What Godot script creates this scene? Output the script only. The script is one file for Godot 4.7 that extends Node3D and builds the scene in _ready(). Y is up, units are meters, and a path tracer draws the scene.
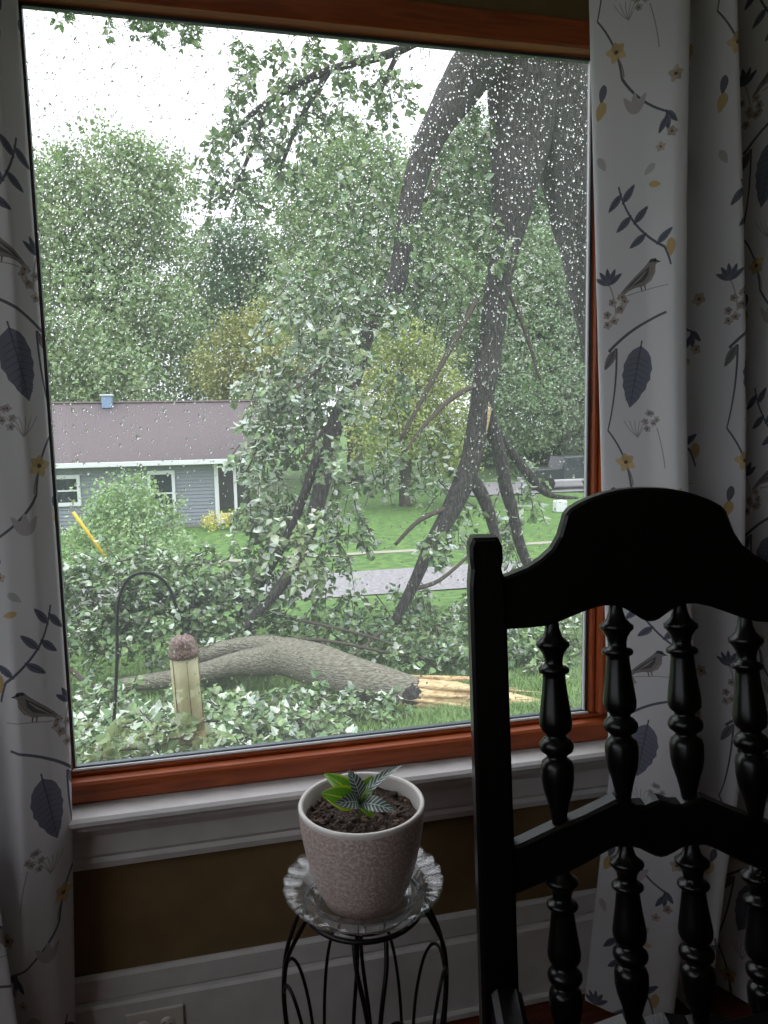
extends Node3D

var rng := RandomNumberGenerator.new()
var noise := FastNoiseLite.new()
var used := {}

# ---------------------------------------------------------------- helpers
func numbered(n: String) -> String:
	if not used.has(n):
		used[n] = 0
		return n
	used[n] += 1
	return "%s_%03d" % [n, used[n]]

func thing(called: String, label: String, category: String, at := Vector3.ZERO, turn := 0.0, group := "") -> Node3D:
	var o := Node3D.new()
	o.name = numbered(called)
	add_child(o)
	o.position = at
	o.rotation.y = turn
	o.set_meta("label", label)
	o.set_meta("category", category)
	if group:
		o.set_meta("group", group)
	return o

func part(called: String, m: Mesh, mat: Material, parent: Node = null) -> MeshInstance3D:
	var o := MeshInstance3D.new()
	o.mesh = m
	if mat:
		o.material_override = mat
	if parent == null:
		o.name = numbered(called)
		add_child(o)
	else:
		o.name = called
		parent.add_child(o, true)
	return o

func struct(called: String, m: Mesh, mat: Material, label: String, category: String) -> MeshInstance3D:
	var o := part(called, m, mat)
	o.set_meta("kind", "structure")
	o.set_meta("label", label)
	o.set_meta("category", category)
	return o

func tag(o: Node, label: String, category: String, group := "", kind := "") -> Node:
	o.set_meta("label", label)
	o.set_meta("category", category)
	if group:
		o.set_meta("group", group)
	if kind:
		o.set_meta("kind", kind)
	return o

func new_st() -> SurfaceTool:
	var st := SurfaceTool.new()
	st.begin(Mesh.PRIMITIVE_TRIANGLES)
	return st

func tri(st: SurfaceTool, a: Vector3, b: Vector3, c: Vector3) -> void:
	st.add_vertex(a)
	st.add_vertex(b)
	st.add_vertex(c)

func quad(st: SurfaceTool, a: Vector3, b: Vector3, c: Vector3, d: Vector3) -> void:
	tri(st, a, b, c)
	tri(st, a, c, d)

# box with chamfered edges, centre c, size s, bevel b
func add_box(st: SurfaceTool, c: Vector3, s: Vector3, b := 0.0, basis := Basis.IDENTITY) -> void:
	var h := s * 0.5
	b = minf(b, minf(h.x, minf(h.y, h.z)) * 0.9)
	st.set_smooth_group(-1)
	var pts := {}
	for sx in [-1, 1]:
		for sy in [-1, 1]:
			for sz in [-1, 1]:
				var k := Vector3i(sx, sy, sz)
				pts[[k, 0]] = c + basis * Vector3(sx * h.x, sy * (h.y - b), sz * (h.z - b))
				pts[[k, 1]] = c + basis * Vector3(sx * (h.x - b), sy * h.y, sz * (h.z - b))
				pts[[k, 2]] = c + basis * Vector3(sx * (h.x - b), sy * (h.y - b), sz * h.z)
	for ax in 3:
		var u := (ax + 1) % 3
		var v := (ax + 2) % 3
		for s1 in [-1, 1]:
			var k := []
			for e in [[-1, -1], [1, -1], [1, 1], [-1, 1]]:
				var q := Vector3i.ZERO
				q[ax] = s1
				q[u] = e[0]
				q[v] = e[1]
				k.append(q)
			if s1 > 0:
				quad(st, pts[[k[3], ax]], pts[[k[2], ax]], pts[[k[1], ax]], pts[[k[0], ax]])
			else:
				quad(st, pts[[k[0], ax]], pts[[k[1], ax]], pts[[k[2], ax]], pts[[k[3], ax]])
	if b <= 0.0:
		return
	for ax in 3:
		var u := (ax + 1) % 3
		var v := (ax + 2) % 3
		for su in [-1, 1]:
			for sv in [-1, 1]:
				var k0 := Vector3i.ZERO
				k0[ax] = -1
				k0[u] = su
				k0[v] = sv
				var k1 := k0
				k1[ax] = 1
				if su * sv > 0:
					quad(st, pts[[k0, u]], pts[[k0, v]], pts[[k1, v]], pts[[k1, u]])
				else:
					quad(st, pts[[k0, v]], pts[[k0, u]], pts[[k1, u]], pts[[k1, v]])
	for sx in [-1, 1]:
		for sy in [-1, 1]:
			for sz in [-1, 1]:
				var k := Vector3i(sx, sy, sz)
				if sx * sy * sz > 0:
					tri(st, pts[[k, 0]], pts[[k, 2]], pts[[k, 1]])
				else:
					tri(st, pts[[k, 0]], pts[[k, 1]], pts[[k, 2]])

func done(st: SurfaceTool) -> ArrayMesh:
	st.generate_normals()
	return st.commit()

func box_mesh(c: Vector3, s: Vector3, b := 0.0, basis := Basis.IDENTITY) -> ArrayMesh:
	var st := new_st()
	add_box(st, c, s, b, basis)
	return done(st)

# lathe around y: profile of Vector2(r, y); wave(theta) optional
func lathe(profile: Array, sides := 32, scallop := 0.0, waves := 0, from_index := 999) -> ArrayMesh:
	var st := new_st()
	st.set_smooth_group(0)
	var n := profile.size()
	var ring := func(i: int, j: int) -> Vector3:
		var a := TAU * (j % sides) / sides
		var p: Vector2 = profile[i]
		var r := p.x
		var y := p.y
		if i >= from_index and waves > 0:
			r += scallop * cos(waves * a) * (1.0 if i < n - from_index + from_index else 0.0)
			y += scallop * 0.6 * cos(waves * a)
		return Vector3(cos(a) * r, y, sin(a) * r)
	for i in n - 1:
		for j in sides:
			var a: Vector3 = ring.call(i, j)
			var b: Vector3 = ring.call(i + 1, j)
			var c: Vector3 = ring.call(i + 1, j + 1)
			var d: Vector3 = ring.call(i, j + 1)
			if profile[i].x > 1e-6:
				if profile[i + 1].x > 1e-6:
					tri(st, a, b, c)
					tri(st, a, c, d)
				else:
					tri(st, a, b, d)
			else:
				tri(st, a, b, c)
	st.index()
	st.generate_normals()
	return st.commit()

func smooth_path(pts: Array, radii: Array, per := 4) -> Array:
	var P := []
	var R := []
	var n := pts.size()
	for i in n - 1:
		var a: Vector3 = pts[maxi(i - 1, 0)]
		var b: Vector3 = pts[i]
		var c: Vector3 = pts[i + 1]
		var d: Vector3 = pts[mini(i + 2, n - 1)]
		for k in per:
			var t := float(k) / per
			P.append(b.cubic_interpolate(c, a, d, t))
			R.append(lerpf(radii[i], radii[i + 1], t))
	P.append(pts[n - 1])
	R.append(radii[n - 1])
	return [P, R]

# swept tube with uv (u round, v along, in metres)
func add_tube(st: SurfaceTool, P: Array, R: Array, sides := 8, rough := 0.0, closed := true) -> void:
	st.set_smooth_group(0)
	var n := P.size()
	var frames := []
	var t0: Vector3 = (P[1] - P[0]).normalized()
	var up := Vector3.UP if absf(t0.y) < 0.9 else Vector3.RIGHT
	var nx := t0.cross(up).normalized()
	for i in n:
		var t: Vector3 = (P[mini(i + 1, n - 1)] - P[maxi(i - 1, 0)]).normalized()
		nx = (nx - t * nx.dot(t)).normalized()
		frames.append([nx, t.cross(nx).normalized()])
	var rows := []
	for i in n:
		var row := []
		for j in sides:
			var a := TAU * j / sides
			var dir: Vector3 = frames[i][0] * cos(a) + frames[i][1] * sin(a)
			var r: float = R[i]
			if rough > 0.0:
				var q: Vector3 = P[i] + dir * r
				r *= 1.0 + rough * noise.get_noise_3d(q.x * 60.0, q.y * 60.0, q.z * 60.0)
			row.append(P[i] + dir * r)
		rows.append(row)
	for i in n - 1:
		for j in sides:
			var k := (j + 1) % sides
			quad(st, rows[i][j], rows[i + 1][j], rows[i + 1][k], rows[i][k])
	if closed:
		for e in [0, n - 1]:
			var c: Vector3 = P[e]
			for j in sides:
				var k := (j + 1) % sides
				if e == 0:
					tri(st, c, rows[e][j], rows[e][k])
				else:
					tri(st, c, rows[e][k], rows[e][j])

func tube_mesh(pts: Array, radii: Array, sides := 8, per := 4, rough := 0.0) -> ArrayMesh:
	var st := new_st()
	var s := smooth_path(pts, radii, per)
	add_tube(st, s[0], s[1], sides, rough)
	st.index()
	st.generate_normals()
	return st.commit()

# prism of a polygon (x, y) extruded along z from -d/2 to d/2, with a chamfered rim; shear(y) moves z
func prism(poly: PackedVector2Array, d: float, bevel := 0.0, lean := 0.0, lean_at := 0.0) -> ArrayMesh:
	var st := new_st()
	st.set_smooth_group(-1)
	if not Geometry2D.is_polygon_clockwise(poly):
		poly.reverse()
	var inner := poly
	if bevel > 0.0:
		var off := Geometry2D.offset_polygon(poly, -bevel)
		if off.size() > 0:
			inner = off[0]
			if not Geometry2D.is_polygon_clockwise(inner):
				inner.reverse()
	var put := func(p: Vector2, z: float) -> Vector3:
		return Vector3(p.x, p.y, z - (p.y - lean_at) * lean)
	var h := d * 0.5
	var idx := Geometry2D.triangulate_polygon(inner)
	for i in range(0, idx.size(), 3):
		var a: Vector2 = inner[idx[i]]
		var b: Vector2 = inner[idx[i + 1]]
		var c: Vector2 = inner[idx[i + 2]]
		if (b - a).cross(c - a) > 0.0:
			var t := b
			b = c
			c = t
		tri(st, put.call(a, h), put.call(b, h), put.call(c, h))
		tri(st, put.call(a, -h), put.call(c, -h), put.call(b, -h))
	var n := poly.size()
	var hb := h - bevel
	for i in n:
		var a: Vector2 = poly[i]
		var b: Vector2 = poly[(i + 1) % n]
		quad(st, put.call(a, hb), put.call(a, -hb), put.call(b, -hb), put.call(b, hb))
	if bevel > 0.0:
		# join rim to the inset face by nearest points
		var m := inner.size()
		for i in n:
			var a: Vector2 = poly[i]
			var b: Vector2 = poly[(i + 1) % n]
			var ia := nearest(inner, a)
			var ib := nearest(inner, b)
			for s in [1.0, -1.0]:
				var A: Vector3 = put.call(a, hb * s)
				var B: Vector3 = put.call(b, hb * s)
				var C: Vector3 = put.call(inner[ib], h * s)
				var D: Vector3 = put.call(inner[ia], h * s)
				if s > 0:
					quad(st, D, A, B, C)
				else:
					quad(st, A, D, C, B)
	st.generate_normals()
	return st.commit()

func nearest(poly: PackedVector2Array, p: Vector2) -> int:
	var best := 0
	var d := 1e9
	for i in poly.size():
		var e := poly[i].distance_squared_to(p)
		if e < d:
			d = e
			best = i
	return best

# ---------------------------------------------------------------- materials
func lin(r: float, g: float, b: float) -> Color:
	return Color(r, g, b).linear_to_srgb()

func mat(c: Color, rough := 0.8, metal := 0.0) -> StandardMaterial3D:
	var m := StandardMaterial3D.new()
	m.albedo_color = c
	m.roughness = rough
	m.metallic = metal
	return m

func noise_image(size: int, freq: float, octaves := 4, type := FastNoiseLite.TYPE_SIMPLEX_SMOOTH, seed_ := 1) -> Image:
	var n := FastNoiseLite.new()
	n.noise_type = type
	n.frequency = freq
	n.fractal_octaves = octaves
	n.seed = seed_
	return n.get_seamless_image(size, size, false, false, 0.1, true)

func ramp_tex(im: Image, stops: Array, stretch_y := 1) -> ImageTexture:
	var g := Gradient.new()
	g.offsets = PackedFloat32Array(stops.map(func(s): return s[0]))
	g.colors = PackedColorArray(stops.map(func(s): return s[1]))
	var w := im.get_width()
	var h := im.get_height()
	var out := Image.create(w, h, false, Image.FORMAT_RGB8)
	for y in h:
		for x in w:
			out.set_pixel(x, y, g.sample(im.get_pixel(x, (y * stretch_y) % h).r))
	return ImageTexture.create_from_image(out)

func tex(im: Image) -> ImageTexture:
	return ImageTexture.create_from_image(im)

func tri_mat(color_tex: Texture2D, scale: Vector3, rough := 0.8, bump: Texture2D = null, bump_cm := 0.0, world := true) -> StandardMaterial3D:
	var m := mat(Color.WHITE, rough)
	m.albedo_texture = color_tex
	m.uv1_triplanar = true
	m.uv1_world_triplanar = world
	m.uv1_scale = scale
	if bump:
		m.heightmap_enabled = true
		m.heightmap_texture = bump
		m.heightmap_scale = bump_cm
	return m

func leaf_mat(through := 0.6, rough := 0.45) -> StandardMaterial3D:
	var m := mat(Color.WHITE, rough)
	m.vertex_color_use_as_albedo = true
	m.backlight_enabled = true
	m.backlight = Color(through, through, through * 0.7)
	m.cull_mode = BaseMaterial3D.CULL_DISABLED
	return m

# ---------------------------------------------------------------- foliage
func maple_leaf() -> ArrayMesh:
	# lobed leaf of unit length lying in x (along) and z (across), folded and curled
	var half := [Vector2(0, 0.0), Vector2(0.0, 0.2), Vector2(0.2, 0.36), Vector2(0.34, 0.46), Vector2(0.48, 0.33), Vector2(0.74, 0.24), Vector2(1.0, 0.0)]
	var st := new_st()
	st.set_smooth_group(-1)
	for s in [-1.0, 1.0]:
		for i in half.size() - 1:
			var a: Vector2 = half[i]
			var b: Vector2 = half[i + 1]
			var f := func(p: Vector2) -> Vector3:
				return Vector3(p.x, -0.22 * p.x * p.x + absf(p.y) * 0.3, p.y * s)
			var mid := Vector3(0.3, -0.02, 0)
			if s > 0:
				tri(st, mid, f.call(a), f.call(b))
			else:
				tri(st, mid, f.call(b), f.call(a))
	return done(st)

func sprig_mesh(leaves: int, leaf: float, seed_: int, wide := 0.55) -> ArrayMesh:
	# unit-radius spray of small bent leaves
	var r := RandomNumberGenerator.new()
	r.seed = seed_
	var st := new_st()
	st.set_smooth_group(-1)
	for i in leaves:
		var c := Vector3(r.randfn(), r.randfn() * 0.8, r.randfn()).limit_length(2.0) * 0.5
		var dir := Vector3(r.randfn(), r.randfn() * 0.7 - 0.5, r.randfn()).normalized()
		var nrm := Vector3(r.randfn() * 0.9, 1.0, r.randfn() * 0.9).normalized()
		var side := dir.cross(nrm).normalized() * leaf * wide * r.randf_range(0.7, 1.1)
		var l := dir * leaf * r.randf_range(0.7, 1.25)
		var bend := nrm * leaf * 0.2
		var a := c - l * 0.5
		var b := c + l * 0.5 - bend
		tri(st, a, c + side + bend * 0.6, b)
		tri(st, a, b, c - side + bend * 0.6)
	return done(st)

var leaf_tints := {}
func single_leaves(parent: Node, xf: Array, cols: Array, count: int) -> Array:
	# the leaves nearest the window are parts of their own; gives back the others
	var order := range(xf.size())
	order.sort_custom(func(a, b): return xf[a].origin.z > xf[b].origin.z)
	var rest := [[], []]
	for n in order.size():
		var i: int = order[n]
		if n >= count:
			rest[0].append(xf[i])
			rest[1].append(cols[i])
			continue
		var c: Color = cols[i]
		var key := "%d_%d" % [int(c.r * 14.0), int(c.g * 14.0)]
		if not leaf_tints.has(key):
			var m := leaf_mat(0.55, 0.5)
			m.vertex_color_use_as_albedo = false
			m.albedo_color = c.linear_to_srgb()
			leaf_tints[key] = m
		part("leaf", LEAF, leaf_tints[key], parent).transform = xf[i]
	return rest

func foliage(called: String, parent: Node, mesh: Mesh, m: Material, xf: Array, cols: Array) -> MultiMeshInstance3D:
	var mm := MultiMesh.new()
	mm.transform_format = MultiMesh.TRANSFORM_3D
	mm.use_colors = true
	mm.mesh = mesh
	mm.instance_count = xf.size()
	for i in xf.size():
		mm.set_instance_transform(i, xf[i])
		mm.set_instance_color(i, cols[i])
	var o := MultiMeshInstance3D.new()
	o.multimesh = mm
	o.material_override = m
	o.name = called
	parent.add_child(o, true)
	o.set_meta("kind", "stuff")
	return o

func rand_basis(scale: float) -> Basis:
	var ax := Vector3(rng.randfn(), rng.randfn(), rng.randfn()).normalized()
	return Basis(ax, rng.randf() * TAU).scaled(Vector3.ONE * scale)

func leaf_basis(dir: Vector3, scale: float, flip: bool) -> Basis:
	# a leaf pointing along dir, face up (or belly up where the wind turned it)
	var x := dir.normalized()
	var up := Vector3(rng.randfn() * 0.6, 1.0, rng.randfn() * 0.6)
	if flip:
		up = -up
	var z := x.cross(up).normalized()
	var y := z.cross(x).normalized()
	return Basis(x * scale, y * scale, z * scale)

func in_ball() -> Vector3:
	return Vector3(rng.randfn(), rng.randfn(), rng.randfn()).normalized() * pow(rng.randf(), 0.42)

func jitter(c: Color, a := 0.22, b := 0.08) -> Color:
	var k := 1.0 + rng.randf_range(-a, a)
	return Color(maxf(0.0, c.r * k * (1.0 + rng.randf_range(-b, b))), maxf(0.0, c.g * k), maxf(0.0, c.b * k * (1.0 + rng.randf_range(-b, b))))

var SPRIGS := []
var LEAF: ArrayMesh
var M := {}

# a whole tree: trunk from the ground, boughs to each blob of the crown, sprays of leaves through the blobs
func tree(called: String, label: String, foot: Vector3, trunk_r: float, blobs: Array, tint: Color, per_m2: float, size: float, group := "", category := "tree") -> Node3D:
	var t := thing(called, label, category, foot, 0.0, group)
	var top := Vector3.ZERO
	for b in blobs:
		top += b[0]
	top = top / blobs.size() - foot
	if trunk_r > 0.0:
		part("trunk", tube_mesh([Vector3(0, -0.2, 0), Vector3(0, top.y * 0.35, 0), top * Vector3(0.6, 0.75, 0.6), top * Vector3(1, 1.1, 1)], [trunk_r * 1.2, trunk_r, trunk_r * 0.7, trunk_r * 0.3], 9, 3, 0.1), M.bark_far, t)
		for b in blobs:
			var c: Vector3 = b[0] - foot
			part("bough", tube_mesh([Vector3(0, minf(top.y * 0.5, c.y * 0.6), 0), c * Vector3(0.5, 0.8, 0.5), c], [trunk_r * 0.45, trunk_r * 0.3, trunk_r * 0.08], 6, 3), M.bark_far, t)
	var xf := []
	var cols := []
	for b in blobs:
		var c: Vector3 = b[0] - foot
		var r: float = b[1]
		var squash: Vector3 = b[2] if b.size() > 2 else Vector3.ONE
		var n := int(per_m2 * r * r)
		for i in n:
			var q := in_ball()
			var w := 1.0 + 0.35 * noise.get_noise_3d((c.x + q.x * r) * 22.0, (c.y + q.y * r) * 22.0, q.z * r * 22.0)
			var p := c + q * squash * r * w
			if p.y < 0.05:
				continue
			xf.append(Transform3D(rand_basis(size * rng.randf_range(0.75, 1.3)), p))
			cols.append(jitter(tint))
	foliage("foliage", t, SPRIGS[rng.randi() % SPRIGS.size()], M.leaf, xf, cols)
	return t

# leafy twigs: returns transforms and colours of leaves along drooping twigs round a centre, adds the twigs to st
func leafy(st: SurfaceTool, c: Vector3, r: Vector3, twigs: int, per: int, leaf: float, droop: float, pale: float, xf: Array, cols: Array, flat := 0.0) -> void:
	for i in twigs:
		var q := Vector3(rng.randfn(), rng.randfn(), rng.randfn()).normalized() * pow(rng.randf(), 0.5)
		var p := c + q * r
		var d := (Vector3(q.x, q.y * 0.4 - droop, q.z) + Vector3(rng.randfn(), rng.randfn() * 0.5, rng.randfn()) * 0.35).normalized()
		var ln := rng.randf_range(0.35, 0.7) * minf(1.0, r.length() * 0.9)
		var path := []
		var rad := []
		for k in 4:
			path.append(p)
			rad.append(0.006 * (1.0 - k * 0.25) + 0.0015)
			d = (d + Vector3(0, -droop * 0.25, 0)).normalized()
			p += d * ln / 3.0
		add_tube(st, path, rad, 4, 0.0, false)
		for k in per:
			var t := rng.randf_range(0.0, 3.0)
			var a := int(minf(t, 2.0))
			var pos: Vector3 = path[a].lerp(path[a + 1], t - a)
			var ld := (Vector3(rng.randfn(), rng.randfn() * 0.6 - droop * 0.7, rng.randfn())).normalized()
			pos += ld * leaf * 0.3
			var turned := rng.randf() < pale
			xf.append(Transform3D(leaf_basis(ld, leaf * rng.randf_range(0.65, 1.25), turned), pos))
			cols.append(jitter(Color(0.5, 0.58, 0.48) if turned else Color(0.18, 0.285, 0.11) if rng.randf() < 0.6 else Color(0.1, 0.19, 0.075), 0.25))

# ---------------------------------------------------------------- print of the curtains
var cloth: Image
var CW := 1024
var CH := 2048

func fill_poly(pts: PackedVector2Array, c: Color) -> void:
	var lo := Vector2(1e9, 1e9)
	var hi := -lo
	for p in pts:
		lo = lo.min(p)
		hi = hi.max(p)
	for ox in [-CW, 0, CW]:
		for oy in [-CH, 0, CH]:
			if lo.x + ox >= CW or hi.x + ox < 0 or lo.y + oy >= CH or hi.y + oy < 0:
				continue
			for y in range(maxi(0, int(lo.y) + oy), mini(CH, int(hi.y) + oy + 1)):
				var xs := []
				var yy: float = y - oy + 0.5
				for i in pts.size():
					var a := pts[i]
					var b := pts[(i + 1) % pts.size()]
					if (a.y <= yy) != (b.y <= yy):
						xs.append(a.x + (yy - a.y) / (b.y - a.y) * (b.x - a.x))
				xs.sort()
				for k in range(0, xs.size() - 1, 2):
					var x0: int = maxi(0, int(xs[k]) + ox)
					var x1: int = mini(CW, int(xs[k + 1]) + ox + 1)
					if x1 > x0:
						if c.a >= 0.999:
							cloth.fill_rect(Rect2i(x0, y, x1 - x0, 1), c)
						else:
							for x in range(x0, x1):
								cloth.set_pixel(x, y, cloth.get_pixel(x, y).lerp(Color(c.r, c.g, c.b), c.a))

func stroke(pts: Array, w0: float, w1: float, c: Color) -> void:
	var n := pts.size()
	for i in n - 1:
		var a: Vector2 = pts[i]
		var b: Vector2 = pts[i + 1]
		var nn := (b - a).orthogonal().normalized()
		var wa := lerpf(w0, w1, float(i) / (n - 1))
		var wb := lerpf(w0, w1, float(i + 1) / (n - 1))
		fill_poly(PackedVector2Array([a + nn * wa, b + nn * wb, b - nn * wb, a - nn * wa]), c)

func curve(a: Vector2, b: Vector2, bow: float, n := 10) -> Array:
	var out := []
	var m := (a + b) * 0.5 + (b - a).orthogonal() * bow
	for i in n + 1:
		var t := float(i) / n
		out.append(a.lerp(m, t).lerp(m.lerp(b, t), t))
	return out

func print_leaf(base: Vector2, ang: float, ln: float, wd: float, c: Color, veins := true) -> void:
	var d := Vector2.from_angle(ang)
	var o := d.orthogonal()
	var pts := PackedVector2Array()
	var right := []
	for i in 13:
		var t := i / 12.0
		var w := wd * pow(sin(PI * pow(t, 0.75)), 0.8) * (1.0 + 0.06 * sin(t * 40.0))
		pts.append(base + d * ln * t + o * w)
		right.push_front(base + d * ln * t - o * w * 0.9)
	for p in right:
		pts.append(p)
	fill_poly(pts, c)
	if veins:
		var dark := Color(c.r * 0.72, c.g * 0.72, c.b * 0.76, 0.9)
		stroke([base - d * ln * 0.08, base + d * ln * 0.95], 3.5, 1.0, dark)
		for i in range(2, 10):
			var t := i / 11.0
			var w := wd * pow(sin(PI * pow(t, 0.75)), 0.8) * 0.8
			var p := base + d * ln * t
			stroke([p, p + o * w + d * ln * 0.07], 1.6, 0.8, dark)
			stroke([p, p - o * w + d * ln * 0.07], 1.6, 0.8, dark)

func print_flower(c: Vector2, r: float, col: Color, petals := 5) -> void:
	var a0 := rng.randf() * TAU
	for k in petals:
		var a := a0 + TAU * k / petals + rng.randf_range(-0.2, 0.2)
		var k2 := rng.randf_range(0.85, 1.1)
		print_leaf(c, a, r * k2, r * 0.42, Color(col.r * k2, col.g * k2, col.b * k2, 0.85), false)
	fill_poly(disc(c, r * 0.2), Color(0.45, 0.36, 0.27))

func disc(c: Vector2, r: float) -> PackedVector2Array:
	var p := PackedVector2Array()
	for i in 12:
		p.append(c + Vector2.from_angle(TAU * i / 12) * r)
	return p

func print_bird(c: Vector2, s: float, f: float) -> void:
	# a small perched bird: head up to one side, tail down to the other
	var P := func(x: float, y: float) -> Vector2: return c + Vector2(x * f, y) * s
	var body := Color(0.56, 0.54, 0.53)
	fill_poly(PackedVector2Array([P.call(95, -88), P.call(78, -108), P.call(52, -106), P.call(34, -86), P.call(8, -60), P.call(-40, -18), P.call(-84, 24), P.call(-130, 78), P.call(-118, 84), P.call(-70, 46), P.call(-30, 32), P.call(18, 26), P.call(56, 2), P.call(78, -36), P.call(80, -74)]), body)
	fill_poly(PackedVector2Array([P.call(46, -70), P.call(20, -52), P.call(-30, -12), P.call(-78, 34), P.call(-34, 18), P.call(14, 2), P.call(40, -30)]), Color(0.36, 0.36, 0.38))
	for k in 4:
		stroke([P.call(30 - k * 8, -50 + k * 10), P.call(-50 - k * 6, 20 + k * 5)], 2.2 * s, 1.0, Color(0.62, 0.6, 0.58))
	fill_poly(PackedVector2Array([P.call(80, -72), P.call(70, -36), P.call(40, 4), P.call(14, 20), P.call(44, 6), P.call(62, -20)]), Color(0.72, 0.66, 0.62))
	fill_poly(PackedVector2Array([P.call(96, -90), P.call(80, -109), P.call(56, -108), P.call(44, -92), P.call(66, -92)]), Color(0.3, 0.3, 0.32))
	fill_poly(PackedVector2Array([P.call(90, -96), P.call(112, -88), P.call(90, -84)]), Color(0.25, 0.24, 0.25))
	fill_poly(disc(P.call(78, -94), 4.5 * s), Color(0.1, 0.1, 0.1))
	stroke([P.call(0, 26), P.call(6, 56)], 2.5, 2.0, Color(0.35, 0.32, 0.3))
	stroke([P.call(20, 24), P.call(24, 52)], 2.5, 2.0, Color(0.35, 0.32, 0.3))

func print_column(o: Vector2) -> void:
	# one column of the repeat: branch and large leaf, flowering twig, leafy twig, perched bird, blossom
	var ink := Color(0.41, 0.42, 0.47)
	var slate := Color(0.47, 0.48, 0.54)
	var grey := Color(0.68, 0.66, 0.66)
	var ochre := Color(0.8, 0.7, 0.5)
	var P := func(x: float, y: float) -> Vector2: return o + Vector2(x, y)
	stroke(curve(P.call(140, 10), P.call(-160, 185), -0.14), 6, 7, ink)
	stroke(curve(P.call(-120, 170), P.call(-175, 600), 0.06), 5, 3, ink)
	stroke(curve(P.call(-175, 600), P.call(-60, 900), 0.14), 4, 5, ink)
	stroke(curve(P.call(-60, 900), P.call(165, 1110), -0.16), 6, 5, ink)
	print_leaf(P.call(5, 165), PI / 2 + 0.2, 325, 76, slate)
	print_leaf(P.call(-130, 180), PI / 2 + 0.5, 115, 22, Color(0.55, 0.53, 0.54))
	for k in 6:
		print_flower(P.call(70 + rng.randf_range(-55, 55), 545 + rng.randf_range(-50, 50)), 20, grey, 5)
		stroke(curve(P.call(-20, 640), P.call(-90 + k * 28, 550), 0.1), 1.6, 1.2, grey)
	stroke(curve(P.call(80, 590), P.call(120, 800), 0.05), 2.5, 2.5, grey)
	print_flower(P.call(-85, 770), 52, ochre)
	stroke(curve(P.call(-75, 800), P.call(-50, 895), 0.1), 3, 3, Color(0.6, 0.57, 0.52))
	print_leaf(P.call(-150, 905), PI / 2 + 0.2, 90, 20, Color(0.45, 0.45, 0.5), false)
	print_leaf(P.call(-155, 985), PI / 2 + 0.35, 95, 27, ochre, false)
	for k in 3:
		print_leaf(P.call(0, 1080), -PI / 2 - 0.55 + k * 0.55, 105, 19, Color(0.74, 0.72, 0.73), false)
		print_leaf(P.call(150, 1100 + k * 14), PI / 2 - 0.7 + k * 0.6, 80, 16, slate)
	print_flower(P.call(195, 940), 40, Color(0.75, 0.68, 0.6))
	print_flower(P.call(175, 1200), 30, Color(0.72, 0.66, 0.62))
	print_flower(P.call(120, 1260), 26, Color(0.74, 0.68, 0.64))
	stroke(curve(P.call(-90, 1410), P.call(135, 1740), -0.22), 4, 6, ink)
	stroke(curve(P.call(135, 1740), P.call(165, 1830), 0.05), 6, 4, ink)
	for k in 6:
		var t := k / 5.0
		var q: Vector2 = curve(P.call(-90, 1410), P.call(135, 1740), -0.22)[1 + int(t * 8.0)]
		print_leaf(q, (PI * 0.72 if k % 2 == 0 else -PI * 0.32) + t * 0.3, 100, 19, slate)
	print_leaf(P.call(165, 1700), PI / 2, 90, 24, ochre, false)
	print_leaf(P.call(60, 1425), 0.2, 60, 16, ochre, false)
	print_bird(P.call(10, 1890), 0.95, 1.0)
	stroke(curve(P.call(-60, 1955), P.call(150, 1925), 0.05), 2.5, 2, grey)
	for k in 5:
		print_leaf(P.call(-150, 1890), -PI / 2 - 1.1 + k * 0.5, 85, 15, slate)
	for k in 8:
		print_flower(P.call(-130 + rng.randf_range(-50, 60), 2020 + rng.randf_range(-70, 80)), 25, Color(0.7, 0.66, 0.64), 5)
	stroke(curve(P.call(-150, 1890), P.call(-120, 2050), 0.1), 3, 2.5, grey)
	print_leaf(P.call(90, 1330), 2.4, 70, 18, Color(0.76, 0.75, 0.75), false)
	print_leaf(P.call(-190, 1250), 1.1, 80, 20, Color(0.74, 0.73, 0.74), false)

func make_cloth() -> StandardMaterial3D:
	cloth = Image.create(CW, CH, false, Image.FORMAT_RGB8)
	cloth.fill(Color(0.89, 0.89, 0.9))
	print_column(Vector2(256, 0))
	print_column(Vector2(768, 1024))
	var m := mat(Color.WHITE, 0.9)
	m.albedo_texture = tex(cloth)
	m.backlight_enabled = true
	m.backlight = Color(0.88, 0.88, 0.88)
	m.cull_mode = BaseMaterial3D.CULL_DISABLED
	return m

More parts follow.
